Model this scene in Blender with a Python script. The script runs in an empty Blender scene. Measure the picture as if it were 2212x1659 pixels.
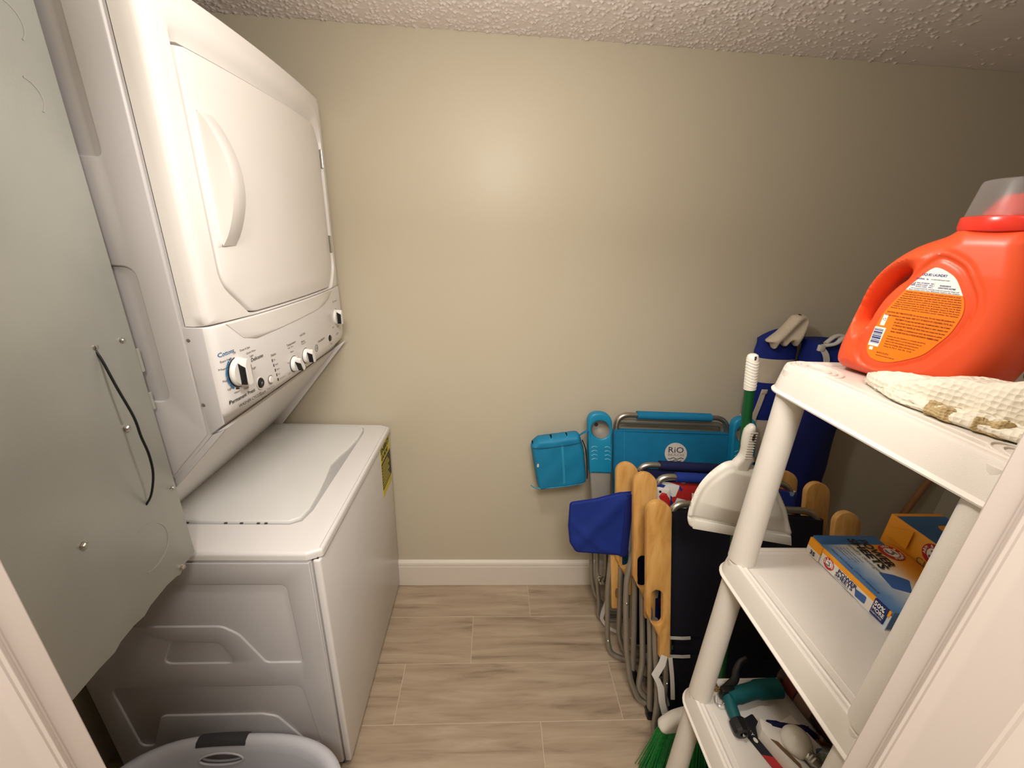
import bpy, bmesh, math, random
import numpy as np
from mathutils import Vector, Matrix
from mathutils.geometry import delaunay_2d_cdt

# ------------------------------------------------------------------ camera, light, exposure
SC = bpy.context.scene
COL = SC.collection
cam_d = bpy.data.cameras.new('camera')
cam = bpy.data.objects.new('camera', cam_d)
COL.objects.link(cam)
cam_d.sensor_fit = 'HORIZONTAL'
cam_d.sensor_width = 36.0
cam_d.lens = 864.87 / 2212 * 36.0
cam_d.clip_start = 0.02
cam_r = Vector((0.99810178, -0.04359325, 0.04350251))
cam_u = Vector((-0.02557588, 0.34917779, 0.9367074))
cam_b = Vector((-0.05602423, -0.93604193, 0.34740004))
cam.matrix_world = Matrix(((cam_r.x, cam_u.x, cam_b.x, 0.39477),
                           (cam_r.y, cam_u.y, cam_b.y, -1.46849),
                           (cam_r.z, cam_u.z, cam_b.z, 1.56317),
                           (0, 0, 0, 1)))
SC.camera = cam

wd = bpy.data.worlds.new('world'); SC.world = wd; wd.use_nodes = True
wd.node_tree.nodes['Background'].inputs[0].default_value = (1.0, 0.9, 0.8, 1)
wd.node_tree.nodes['Background'].inputs[1].default_value = 0.02

def lamp(name, kind, loc, power, color, size=0.1, rot=(0, 0, 0)):
    d = bpy.data.lights.new(name, kind); d.energy = power; d.color = color
    if kind == 'POINT': d.shadow_soft_size = size
    if kind == 'AREA': d.shape = 'DISK'; d.size = size
    o = bpy.data.objects.new(name, d); o.location = loc; o.rotation_euler = rot
    COL.objects.link(o); return o
lamp('closet_ceiling_light', 'POINT', (0.41, -0.86, 1.875), 10.8, (1.0, 0.965, 0.90), 0.05)
lamp('hallway_fill_light', 'AREA', (0.40, -2.0, 2.35), 26.0, (1.0, 0.955, 0.895), 0.6)  # added soft fill from the hallway, brightens jambs and lower closet
SC.view_settings.view_transform = 'Standard'
SC.view_settings.look = 'None'
SC.view_settings.exposure = 0.45
SC.view_settings.gamma = 1.0
SC.view_settings.use_curve_mapping = False

# ------------------------------------------------------------------ materials
MATS = {}
def srgb(c):
    return tuple(((x / 255) / 12.92 if x / 255 <= 0.04045 else ((x / 255 + 0.055) / 1.055) ** 2.4) for x in c) + (1,)
def mat(name, color, rough=0.5, metal=0.0, noise=0.06, nscale=12.0, bump=0.0, bscale=200.0, spec=0.5, trans=0.0, coat=0.0, ior=1.45):
    """Principled material with a little procedural tone variation and fine relief."""
    if name in MATS: return MATS[name]
    m = bpy.data.materials.new(name); m.use_nodes = True
    nt = m.node_tree; b = nt.nodes['Principled BSDF']
    c = srgb(color)
    tc = nt.nodes.new('ShaderNodeTexCoord')
    n = nt.nodes.new('ShaderNodeTexNoise'); n.inputs['Scale'].default_value = nscale; n.inputs['Detail'].default_value = 4
    nt.links.new(tc.outputs['Object'], n.inputs['Vector'])
    r = nt.nodes.new('ShaderNodeValToRGB')
    r.color_ramp.elements[0].position = 0.3; r.color_ramp.elements[1].position = 0.7
    r.color_ramp.elements[0].color = tuple(max(0, x * (1 - noise)) for x in c[:3]) + (1,)
    r.color_ramp.elements[1].color = tuple(min(1, x * (1 + noise)) for x in c[:3]) + (1,)
    nt.links.new(n.outputs['Fac'], r.inputs['Fac'])
    nt.links.new(r.outputs['Color'], b.inputs['Base Color'])
    b.inputs['Roughness'].default_value = rough
    b.inputs['Metallic'].default_value = metal
    b.inputs['Specular IOR Level'].default_value = spec
    b.inputs['Transmission Weight'].default_value = trans
    b.inputs['Coat Weight'].default_value = coat
    b.inputs['IOR'].default_value = ior
    if bump > 0:
        n2 = nt.nodes.new('ShaderNodeTexNoise'); n2.inputs['Scale'].default_value = bscale; n2.inputs['Detail'].default_value = 3
        nt.links.new(tc.outputs['Object'], n2.inputs['Vector'])
        bp = nt.nodes.new('ShaderNodeBump'); bp.inputs['Strength'].default_value = bump; bp.inputs['Distance'].default_value = 0.001
        nt.links.new(n2.outputs['Fac'], bp.inputs['Height'])
        nt.links.new(bp.outputs['Normal'], b.inputs['Normal'])
    MATS[name] = m
    return m

def grain_mat(name, cols, axis=0, scale=9.0, stretch=14.0, rough=0.45, rnd=True, knots=False, pos=(0.3, 0.5, 0.68)):
    """Wood-like grain stretched along one axis; each object gets its own offset."""
    m = bpy.data.materials.new(name); m.use_nodes = True
    nt = m.node_tree; b = nt.nodes['Principled BSDF']; L = nt.links.new
    tc = nt.nodes.new('ShaderNodeTexCoord'); mp = nt.nodes.new('ShaderNodeMapping')
    s = [scale * stretch / 3] * 3; s[axis] = scale / 3
    mp.inputs['Scale'].default_value = s
    L(tc.outputs['Object'], mp.inputs['Vector'])
    vec = mp.outputs['Vector']
    if rnd:
        oi = nt.nodes.new('ShaderNodeObjectInfo'); ml = nt.nodes.new('ShaderNodeMath'); ml.operation = 'MULTIPLY'; ml.inputs[1].default_value = 57.0
        L(oi.outputs['Random'], ml.inputs[0])
        ad = nt.nodes.new('ShaderNodeVectorMath'); ad.operation = 'ADD'
        L(vec, ad.inputs[0]); L(ml.outputs[0], ad.inputs[1]); vec = ad.outputs[0]
    n = nt.nodes.new('ShaderNodeTexNoise'); n.inputs['Scale'].default_value = 1.0; n.inputs['Detail'].default_value = 8
    n.inputs['Roughness'].default_value = 0.62; n.inputs['Distortion'].default_value = 0.5
    L(vec, n.inputs['Vector'])
    r = nt.nodes.new('ShaderNodeValToRGB')
    e = r.color_ramp.elements
    e[0].position = pos[0]; e[0].color = srgb(cols[0]); e[1].position = pos[2]; e[1].color = srgb(cols[2])
    k = e.new(pos[1]); k.color = srgb(cols[1])
    L(n.outputs['Fac'], r.inputs['Fac'])
    col = r.outputs['Color']
    if knots:
        n3 = nt.nodes.new('ShaderNodeTexNoise'); n3.inputs['Scale'].default_value = 0.35; n3.inputs['Detail'].default_value = 5
        L(vec, n3.inputs['Vector'])
        r3 = nt.nodes.new('ShaderNodeValToRGB'); r3.color_ramp.elements[0].position = 0.24; r3.color_ramp.elements[1].position = 0.38
        r3.color_ramp.elements[0].color = (0.62, 0.54, 0.47, 1); r3.color_ramp.elements[1].color = (1, 1, 1, 1)
        L(n3.outputs['Fac'], r3.inputs['Fac'])
        mx = nt.nodes.new('ShaderNodeMix'); mx.data_type = 'RGBA'; mx.blend_type = 'MULTIPLY'; mx.inputs[0].default_value = 1.0
        L(col, mx.inputs[6]); L(r3.outputs['Color'], mx.inputs[7]); col = mx.outputs[2]
    L(col, b.inputs['Base Color'])
    b.inputs['Roughness'].default_value = rough
    bp = nt.nodes.new('ShaderNodeBump'); bp.inputs['Strength'].default_value = 0.25; bp.inputs['Distance'].default_value = 0.001
    L(n.outputs['Fac'], bp.inputs['Height']); L(bp.outputs['Normal'], b.inputs['Normal'])
    MATS[name] = m
    return m

def print_mat(name, cols, scale=14.0, rough=0.75):
    """Bold printed patches (beach fabric): voronoi cells snapped to a small palette."""
    m = bpy.data.materials.new(name); m.use_nodes = True
    nt = m.node_tree; b = nt.nodes['Principled BSDF']; L = nt.links.new
    tc = nt.nodes.new('ShaderNodeTexCoord')
    v = nt.nodes.new('ShaderNodeTexVoronoi'); v.inputs['Scale'].default_value = scale
    L(tc.outputs['Object'], v.inputs['Vector'])
    sp = nt.nodes.new('ShaderNodeSeparateColor'); L(v.outputs['Color'], sp.inputs[0])
    r = nt.nodes.new('ShaderNodeValToRGB'); r.color_ramp.interpolation = 'CONSTANT'
    e = r.color_ramp.elements
    e[0].position = 0; e[0].color = srgb(cols[0]); e[1].position = 1.0 / len(cols); e[1].color = srgb(cols[1])
    for i in range(2, len(cols)):
        q = e.new(i / len(cols)); q.color = srgb(cols[i])
    L(sp.outputs[0], r.inputs['Fac']); L(r.outputs['Color'], b.inputs['Base Color'])
    b.inputs['Roughness'].default_value = rough
    MATS[name] = m
    return m

WHITE = mat('appliance_white', (226, 222, 220), 0.28, noise=0.01, spec=0.45)
WHITE_PL = mat('appliance_white_plastic', (228, 223, 218), 0.35, noise=0.01)
SIDE = mat('appliance_side_shaded', (196, 192, 192), 0.33, noise=0.03, nscale=5, bump=0.1, bscale=90)  # white enamel of the sides, their shade put into a greyer colour
LID = mat('lid_enamel', (222, 221, 218), 0.22, noise=0.01)
GALV = mat('galvanized_steel', (166, 166, 158), 0.40, metal=0.25, noise=0.10, nscale=4, bump=0.15, bscale=500)
BLACK = mat('black_plastic', (18, 18, 20), 0.4, noise=0.1)
DKGREY = mat('dark_grey_plastic', (60, 58, 58), 0.45)
CHROME = mat('bright_metal', (200, 198, 192), 0.22, metal=1.0, noise=0.03)
TUBE = mat('dull_grey_tube', (150, 142, 128), 0.38, metal=0.55, noise=0.06)
STEEL = mat('brushed_steel_tube', (178, 172, 160), 0.28, metal=0.9, noise=0.04)
WALLM = mat('greige_wall_paint', (197, 187, 166), 0.42, noise=0.012, nscale=3, bump=0.12, bscale=130, spec=0.35)
CEILM = mat('ceiling_popcorn_paint', (232, 221, 215), 0.8, noise=0.02)
TRIM = mat('white_trim_paint', (222, 212, 200), 0.4, noise=0.01)
JAMBM = mat('door_frame_paint', (206, 194, 186), 0.4, noise=0.01)
GROUT = mat('tile_grout', (206, 188, 164), 0.85)
SHELFM = mat('white_resin', (224, 216, 206), 0.45, noise=0.015, bump=0.35, bscale=900)
TEAL = mat('teal_fabric', (8, 116, 160), 0.8, noise=0.07, nscale=30, bump=0.5, bscale=900)
TEALP = mat('teal_plastic', (22, 132, 172), 0.4, noise=0.03)
GREYP = mat('grey_plastic', (148, 142, 134), 0.5, noise=0.02)
NAVY = mat('navy_fabric', (12, 20, 66), 0.8, noise=0.1, nscale=30, bump=0.5, bscale=900)
DNAVY = mat('black_navy_fabric', (7, 8, 24), 0.85, noise=0.1, nscale=30, bump=0.5, bscale=900)
ROYAL = mat('royal_blue_fabric', (12, 42, 126), 0.8, noise=0.10, nscale=25, bump=0.4, bscale=700)
UMBB = mat('umbrella_blue_canvas', (10, 34, 118), 0.8, noise=0.12, nscale=25, bump=0.4, bscale=500)
CREAM = mat('cream_canvas', (200, 186, 166), 0.85, noise=0.06, nscale=25, bump=0.4, bscale=500)
CREAM2 = mat('grey_white_webbing', (206, 200, 192), 0.8, noise=0.05, bump=0.4, bscale=700)
WOODA = grain_mat('maple_arm', [(176, 122, 58), (203, 152, 84), (214, 168, 102)], axis=2, scale=9, stretch=10, rough=0.42)
PLANK = grain_mat('wood_look_tile', [(112, 92, 73), (163, 143, 120), (184, 165, 142)], axis=0, scale=9, stretch=10, rough=0.42, knots=True, pos=(0.22, 0.45, 0.72))
GREEN = mat('green_pole', (6, 78, 38), 0.35)
BRIST = mat('green_bristle', (14, 104, 40), 0.6, noise=0.3, nscale=160)
PANM = mat('dustpan_white', (222, 216, 204), 0.38, noise=0.01)
ORANGE = mat('bottle_orange', (230, 84, 42), 0.36, noise=0.01, spec=0.5)
REDP = mat('red_plastic', (226, 54, 38), 0.25)
LABORG = mat('label_orange', (246, 124, 16), 0.45, noise=0.01)
LABWH = mat('label_white', (238, 236, 228), 0.45, noise=0.01)
INKN = mat('navy_ink', (40, 48, 120), 0.5)
INKB = mat('brown_ink', (96, 30, 12), 0.5)
INKK = mat('black_ink', (24, 24, 30), 0.5)
INKT = mat('blue_ink', (36, 110, 160), 0.5)
INKG = mat('grey_ink', (120, 114, 108), 0.5)
TOWEL = mat('white_terry', (232, 224, 206), 0.95, noise=0.04, nscale=40, bump=1.0, bscale=420)
TOWELB = mat('tan_terry', (190, 166, 122), 0.95, noise=0.12, nscale=150, bump=1.0, bscale=420)
CLEARP = mat('translucent_cap', (240, 238, 236), 0.32, trans=0.93, noise=0.0, ior=1.2)
def waffle(m, scale=150.0, dist=0.003):
    nt = m.node_tree; b = nt.nodes['Principled BSDF']
    tc = nt.nodes.new('ShaderNodeTexCoord'); v = nt.nodes.new('ShaderNodeTexVoronoi'); v.inputs['Scale'].default_value = scale; v.inputs['Randomness'].default_value = 0.35
    nt.links.new(tc.outputs['Object'], v.inputs['Vector'])
    bp = nt.nodes.new('ShaderNodeBump'); bp.inputs['Strength'].default_value = 0.9; bp.inputs['Distance'].default_value = dist
    nt.links.new(v.outputs['Distance'], bp.inputs['Height']); nt.links.new(bp.outputs['Normal'], b.inputs['Normal'])
waffle(TOWEL); waffle(TOWELB, 260.0, 0.002)
TEALN = mat('nozzle_teal', (6, 84, 88), 0.6)
BASK = mat('basket_grey', (190, 188, 192), 0.4, noise=0.02)
YEL = mat('energy_yellow', (214, 200, 60), 0.5)
BOXO = mat('carton_orange', (242, 160, 30), 0.55, noise=0.03)
BOXB = mat('carton_blue', (58, 106, 160), 0.55, noise=0.22, nscale=14)
BOXW = mat('carton_pale', (196, 204, 214), 0.55, noise=0.12, nscale=18)
BOXD = mat('carton_navy', (20, 36, 100), 0.55)
REDI = mat('red_ink', (178, 40, 44), 0.5)
PAPER = mat('white_card', (224, 216, 206), 0.6)
BROWN = mat('dark_brown_plastic', (44, 24, 14), 0.3)
YELB = mat('olive_yellow_plastic', (150, 128, 18), 0.5)
TANW = grain_mat('broomstick_wood', [(140, 92, 52), (176, 124, 78), (190, 140, 92)], axis=2, scale=6, stretch=8, rough=0.6)
FISH = print_mat('beach_print', [(216, 214, 208), (176, 28, 26), (16, 40, 120), (128, 152, 176)], 24.0)

# ------------------------------------------------------------------ helpers
def thing(name, label, cat, loc, group=None):
    o = bpy.data.objects.new(name, None); o.empty_display_size = 0.05
    o.location = loc; COL.objects.link(o)
    o['label'] = label; o['category'] = cat
    if group: o['group'] = group
    o.matrix_world = Matrix.Translation(Vector(loc))
    return o
def put(name, bm, m, parent=None, M=None, label=None, kind=None, ang=35, smooth=True):
    """Mesh given in world coordinates (or in a frame M); becomes ONE object under parent."""
    if M is not None: bmesh.ops.transform(bm, matrix=M, verts=bm.verts)
    if parent is not None:
        off = root_loc(parent)
        bmesh.ops.translate(bm, vec=-off, verts=bm.verts)
    bmesh.ops.recalc_face_normals(bm, faces=bm.faces)
    me = bpy.data.meshes.new(name); bm.to_mesh(me); bm.free()
    if smooth:
        me.polygons.foreach_set('use_smooth', [True] * len(me.polygons))
        me.set_sharp_from_angle(angle=math.radians(ang))
    me.materials.append(m)
    o = bpy.data.objects.new(name, me); COL.objects.link(o)
    if parent is not None: o.parent = parent
    if label: o['label'] = label
    if kind: o['kind'] = kind
    return o
def root_loc(p):
    v = Vector((0, 0, 0))
    while p is not None:
        v = v + Vector(p.location); p = p.parent
    return v
def solo(name, bm, m, label, cat, group=None, M=None, ang=35):
    o = put(name, bm, m, None, M, label, None, ang); o['category'] = cat
    if group: o['group'] = group
    return o
def struct(name, bm, m, parent=None, ang=35):
    o = put(name, bm, m, parent, ang=ang)
    if parent is None: o['kind'] = 'structure'
    return o
def NB(): return bmesh.new()

def box(bm, x0, x1, y0, y1, z0, z1, bev=0.0, seg=2):
    t = bmesh.new()
    vs = [t.verts.new((x, y, z)) for x in (x0, x1) for y in (y0, y1) for z in (z0, z1)]
    for f in ((0, 1, 3, 2), (4, 6, 7, 5), (0, 4, 5, 1), (2, 3, 7, 6), (0, 2, 6, 4), (1, 5, 7, 3)):
        t.faces.new([vs[i] for i in f])
    if bev > 0: bmesh.ops.bevel(t, geom=list(t.edges), offset=bev, segments=seg, affect='EDGES', profile=0.5)
    merge(bm, t); return bm
def merge(bm, t, M=None):
    if M is not None: bmesh.ops.transform(t, matrix=M, verts=t.verts)
    me = bpy.data.meshes.new('tmp'); t.to_mesh(me); t.free(); bm.from_mesh(me); bpy.data.meshes.remove(me)

def round_poly(pts, r, seg=5):
    """Round the corners of a closed 2D polygon; r is a number or a list per corner."""
    n = len(pts); out = []
    for i in range(n):
        p = Vector(pts[i]).to_2d(); a = Vector(pts[i - 1]).to_2d(); b = Vector(pts[(i + 1) % n]).to_2d()
        ri = r[i] if isinstance(r, (list, tuple)) else r
        u = (a - p); v = (b - p); la, lb = u.length, v.length
        if ri <= 0 or la < 1e-6 or lb < 1e-6: out.append((p.x, p.y)); continue
        u /= la; v /= lb
        d = max(-1, min(1, u.dot(v))); th = math.acos(d)
        t = min(ri / max(math.tan(th / 2), 1e-4), la * 0.48, lb * 0.48)
        for k in range(seg + 1):
            s = k / seg
            q = (1 - s) ** 2 * (p + u * t) + 2 * s * (1 - s) * p + s ** 2 * (p + v * t)
            out.append((q.x, q.y))
    return out
def prism(bm, pts, O, U, V, N, h, bev=0.0, holes=(), seg=2):
    """Polygon (with holes) in the plane O,U,V extruded by h along N; rim at the N end bevelled."""
    O, U, V, N = Vector(O), Vector(U), Vector(V), Vector(N)
    t = bmesh.new(); ed = []
    for lp in [pts] + list(holes):
        vs = [t.verts.new(O + U * p[0] + V * p[1]) for p in lp]
        for i in range(len(vs)): ed.append(t.edges.new((vs[i], vs[(i + 1) % len(vs)])))
    if holes:
        bmesh.ops.triangle_fill(t, use_beauty=True, use_dissolve=False, edges=ed)
    else:
        t.verts.ensure_lookup_table(); t.faces.new(list(t.verts))
    r = bmesh.ops.extrude_face_region(t, geom=list(t.faces))
    nv = [g for g in r['geom'] if isinstance(g, bmesh.types.BMVert)]
    bmesh.ops.translate(t, vec=N * h, verts=nv)
    if bev > 0:
        s = set(nv)
        e = [e for e in t.edges if e.verts[0] in s and e.verts[1] in s and len(e.link_faces) == 2 and
             e.link_faces[0].normal.angle(e.link_faces[1].normal, 0) > 0.7]
        bmesh.ops.recalc_face_normals(t, faces=t.faces)
        bmesh.ops.bevel(t, geom=e, offset=bev, segments=seg, affect='EDGES', profile=0.5)
    merge(bm, t); return bm

def catmull(P, n=6, closed=False):
    P = [Vector(p) for p in P]; out = []
    m = len(P)
    rng = range(m) if closed else range(m - 1)
    for i in rng:
        p0 = P[i - 1] if (i > 0 or closed) else P[0]; p1 = P[i]; p2 = P[(i + 1) % m]
        p3 = P[(i + 2) % m] if (i + 2 < m or closed) else P[-1]
        for k in range(n):
            t = k / n
            out.append(0.5 * ((2 * p1) + (p2 - p0) * t + (2 * p0 - 5 * p1 + 4 * p2 - p3) * t * t + (3 * p1 - p0 - 3 * p2 + p3) * t ** 3))
    if not closed: out.append(P[-1])
    return out
def fillet(P, r, n=5):
    """Polyline in 3D with rounded corners, for bent tubes."""
    P = [Vector(p) for p in P]; out = [P[0]]
    for i in range(1, len(P) - 1):
        a, p, b = P[i - 1], P[i], P[i + 1]
        la, lb = (a - p).length, (b - p).length
        t = min(r, la * 0.48, lb * 0.48); u = (a - p) / la; v = (b - p) / lb
        for k in range(n + 1):
            s = k / n; out.append((1 - s) ** 2 * (p + u * t) + 2 * s * (1 - s) * p + s * s * (p + v * t))
    out.append(P[-1]); return out
def tube(bm, P, r, n=10, closed=False, ry=None, up=None, caps=True):
    """Sweep an ellipse (r, ry) along points; r may be a list."""
    P = [Vector(p) for p in P]; m = len(P); rings = []
    prev = None
    for i in range(m):
        a = P[i - 1] if (i > 0 or closed) else P[i]; b = P[(i + 1) % m] if (i < m - 1 or closed) else P[i]
        t = (b - a).normalized() if (b - a).length > 1e-9 else Vector((0, 0, 1))
        if up is not None: u = Vector(up)
        elif prev is not None: u = prev
        else: u = Vector((0, 0, 1)) if abs(t.z) < 0.9 else Vector((0, 1, 0))
        s = t.cross(u)
        if s.length < 1e-6: s = t.cross(Vector((1, 0.1, 0)))
        s.normalize(); u = s.cross(t).normalized(); prev = u
        ra = r[i] if isinstance(r, (list, tuple)) else r
        rb = (ry[i] if isinstance(ry, (list, tuple)) else ry) if ry is not None else ra
        rings.append([bm.verts.new(P[i] + s * (ra * math.cos(2 * math.pi * k / n)) + u * (rb * math.sin(2 * math.pi * k / n))) for k in range(n)])
    for i in range(m if closed else m - 1):
        A, B = rings[i], rings[(i + 1) % m]
        for k in range(n): bm.faces.new((A[k], A[(k + 1) % n], B[(k + 1) % n], B[k]))
    if caps and not closed:
        bm.faces.new(rings[0]); bm.faces.new(rings[-1])
    return bm
def loft(bm, loops, closed=True, cap0=True, cap1=True):
    R = [[bm.verts.new(p) for p in lp] for lp in loops]
    n = len(R[0])
    for A, B in zip(R[:-1], R[1:]):
        for k in range(n if closed else n - 1): bm.faces.new((A[k], A[(k + 1) % n], B[(k + 1) % n], B[k]))
    if closed and cap0: bm.faces.new(R[0])
    if closed and cap1: bm.faces.new(R[-1])
    return bm
def lathe(bm, prof, O, axis=(0, 0, 1), n=24, caps=True):
    """Profile [(radius, height)] turned about axis through O."""
    A = Vector(axis).normalized(); S = A.cross(Vector((0, 1, 0.01))).normalized(); T = A.cross(S)
    O = Vector(O)
    loops = [[O + A * h + (S * math.cos(2 * math.pi * k / n) + T * math.sin(2 * math.pi * k / n)) * max(r, 1e-5) for k in range(n)] for r, h in prof]
    return loft(bm, loops, cap0=caps, cap1=caps)
def ribbon(bm, P, W, w, t=0.0012):
    """Flat strap: centre points P, width direction W (vector or list), width w, thickness t."""
    P = [Vector(p) for p in P]; L = []
    for i, p in enumerate(P):
        a = P[max(i - 1, 0)]; b = P[min(i + 1, len(P) - 1)]; d = (b - a).normalized()
        wd = Vector(W[i]) if isinstance(W, list) else Vector(W); wd = (wd - d * wd.dot(d)).normalized(); nn = d.cross(wd)
        L.append([p + wd * w / 2 + nn * t / 2, p - wd * w / 2 + nn * t / 2, p - wd * w / 2 - nn * t / 2, p + wd * w / 2 - nn * t / 2])
    return loft(bm, L)
def inside(p, poly):
    c = False; n = len(poly); x, y = p
    for i in range(n):
        x1, y1 = poly[i]; x2, y2 = poly[i - 1]
        if (y1 > y) != (y2 > y) and x < (x2 - x1) * (y - y1) / (y2 - y1) + x1: c = not c
    return c
def seg_dist(P, poly):
    """Distance of numpy points P (n,2) to a closed polygon."""
    A = np.array(poly); B = np.roll(A, -1, 0); D = B - A
    best = np.full(len(P), 1e9)
    for a, d in zip(A, D):
        t = np.clip(((P - a) @ d) / max(d @ d, 1e-12), 0, 1)
        best = np.minimum(best, np.linalg.norm(P - a - t[:, None] * d, axis=1))
    return best
def inflate(bm, outline, O, U, V, N, T, R, holes=(), step=0.005, back=1.0, fn=None, power=0.5):
    """Pillow-shaped solid: outline in the U,V plane, thickness T rising over the rim distance R."""
    O, U, V, N = Vector(O), Vector(U), Vector(V), Vector(N)
    def dens(lp):
        o = []
        for i in range(len(lp)):
            a = np.array(lp[i]); b = np.array(lp[(i + 1) % len(lp)]); k = max(1, int(np.linalg.norm(b - a) / step))
            for j in range(k): o.append(tuple(a + (b - a) * j / k))
        return o
    loops = [dens(outline)] + [dens(h) for h in holes]
    verts, edges = [], []
    for lp in loops:
        s = len(verts); verts += lp; edges += [(s + i, s + (i + 1) % len(lp)) for i in range(len(lp))]
    nb = len(verts)
    A = np.array(outline); x0, y0 = A.min(0); x1, y1 = A.max(0)
    g = [(x, y) for x in np.arange(x0, x1, step) for y in np.arange(y0, y1, step)]
    g = [p for p in g if inside(p, loops[0]) and not any(inside(p, h) for h in loops[1:])]
    if g:
        G = np.array(g); d = np.min([seg_dist(G, lp) for lp in ([outline] + list(holes))], axis=0)
        g = [p for p, q in zip(g, d) if q > step * 0.5]
    verts += g
    ov, oe, of, _, _, _ = delaunay_2d_cdt([Vector(v) for v in verts], edges, [], 0, 1e-6)
    P = np.array([(v.x, v.y) for v in ov])
    d = np.min([seg_dist(P, lp) for lp in ([outline] + list(holes))], axis=0)
    q = np.clip(d / R, 0, 1); th = T * (1 - (1 - q) ** 2) ** power
    F = []; B = []
    for i, p in enumerate(P):
        t = float(th[i])
        tf = t; tb = t * back
        if fn: tf, tb = fn(p[0], p[1], float(d[i]), t, tb)
        f = bm.verts.new(O + U * p[0] + V * p[1] + N * tf)
        F.append(f); B.append(f if d[i] < 1e-5 else bm.verts.new(O + U * p[0] + V * p[1] - N * tb))
    for f in of:
        c = P[list(f)].mean(0)
        if not inside(c, loops[0]) or any(inside(c, h) for h in loops[1:]): continue
        bm.faces.new([F[i] for i in f])
        try: bm.faces.new([B[i] for i in reversed(f)])
        except ValueError: pass
    return bm
FONT_CACHE = {}
def text_bm(bm, s, size, O, U, V, N, h=0.0006, align='LEFT', shear=0.0, bold=0.0, width=None, space=1.0):
    """Flat raised lettering, built from Blender's built-in font."""
    U, V, N, O = Vector(U), Vector(V), Vector(N), Vector(O)
    c = bpy.data.curves.new('t', 'FONT'); c.body = s; c.size = size; c.extrude = 0; c.resolution_u = 2
    c.align_x = align; c.shear = shear; c.offset = bold; c.space_character = space
    o = bpy.data.objects.new('t', c); COL.objects.link(o)
    dg = bpy.context.evaluated_depsgraph_get(); me = bpy.data.meshes.new_from_object(o.evaluated_get(dg))
    bpy.data.objects.remove(o); bpy.data.curves.remove(c)
    if width and len(me.vertices):
        xs = [v.co.x for v in me.vertices]; k = width / max(max(xs) - min(xs), 1e-6)
    else: k = 1
    for v in me.vertices:
        x, y = v.co.x * k, v.co.y; v.co = O + U * x + V * y + N * h
    t = bmesh.new(); t.from_mesh(me); bpy.data.meshes.remove(me)
    merge(bm, t); return bm
def circle(cx, cy, r, n=24, ry=None, a0=0, a1=2 * math.pi):
    ry = ry or r
    return [(cx + r * math.cos(a0 + (a1 - a0) * k / n), cy + ry * math.sin(a0 + (a1 - a0) * k / n)) for k in range(n)]
def ring(bm, c, U, V, N, r0, r1, h, n=28, a0=0.0, a1=2 * math.pi):
    """Flat raised annulus (or arc) of radii r0..r1, height h."""
    c, U, V, N = Vector(c), Vector(U), Vector(V), Vector(N)
    full = abs(a1 - a0 - 2 * math.pi) < 1e-6
    L = []
    for k in range(n if full else n + 1):
        a = a0 + (a1 - a0) * k / n; d = U * math.cos(a) + V * math.sin(a)
        L.append([c + d * r0, c + d * r0 + N * h, c + d * r1 + N * h, c + d * r1])
    if full: L.append(L[0])
    R = [[bm.verts.new(p) for p in lp] for lp in (L[:-1] if full else L)]
    m = len(R)
    for i in range(m if full else m - 1):
        A, B = R[i], R[(i + 1) % m]
        for k in range(4): bm.faces.new((A[k], A[(k + 1) % 4], B[(k + 1) % 4], B[k]))
    return bm
X, Y, Z = Vector((1, 0, 0)), Vector((0, 1, 0)), Vector((0, 0, 1))
random.seed(4)
rng = np.random.default_rng(5)

# ------------------------------------------------------------------ the room
HC = 2.12                      # ceiling height
XL, XR = -0.74, 2.50           # closet side walls
YF = -1.20                     # inside face of the front wall
floor = struct('floor', box(NB(), XL - 0.1, XR + 0.1, -2.75, 0.1, -0.08, -0.0018), GROUT)
L0 = 0.79
rows = [0.0, -0.182, -0.384, -0.588, -0.790]
while rows[-1] > -2.6: rows.append(rows[-1] - 0.203)
joints = [0.60, 0.35, 0.10]
full = {}
for ri in range(len(rows) - 1):
    y1, y0 = rows[ri], rows[ri + 1]
    j = joints[ri % 3] - math.ceil((joints[ri % 3] - XL) / L0) * L0
    x = j
    while x < XR:
        a, b = max(x, XL), min(x + L0, XR)
        if b - a > 0.02:
            key = (round(b - a, 3), round(y1 - y0, 3))
            if key not in full:
                bm = box(NB(), 0.0012, key[0] - 0.0012, 0.0012, key[1] - 0.0012, -0.008, 0.0, bev=0.0008, seg=1)
                o = put('plank', bm, PLANK, None); o.parent = floor; full[key] = o.data
            else:
                o = bpy.data.objects.new('plank', full[key]); COL.objects.link(o); o.parent = floor
            o.location = (a, y0, 0)
        x += L0

struct('wall_back', box(NB(), XL - 0.1, XR + 0.1, 0.0, 0.1, 0, HC), WALLM)
struct('wall_left', box(NB(), XL - 0.1, XL, YF, 0.0, 0, HC), WALLM)
struct('wall_right', box(NB(), XR, XR + 0.1, YF, 0.0, 0, HC), WALLM)
# front wall with the door opening (camera stands in the hallway)
JX0, JX1 = 0.010, 0.820
bm = NB()
box(bm, XL - 0.1, JX0 - 0.03, YF - 0.088, YF, 0, HC + 0.3)
box(bm, JX1 + 0.03, XR + 0.1, YF - 0.088, YF, 0, HC + 0.3)
box(bm, JX0 - 0.03, JX1 + 0.03, YF - 0.10, YF, 2.05, HC + 0.3)
struct('wall_front', bm, WALLM)
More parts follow.
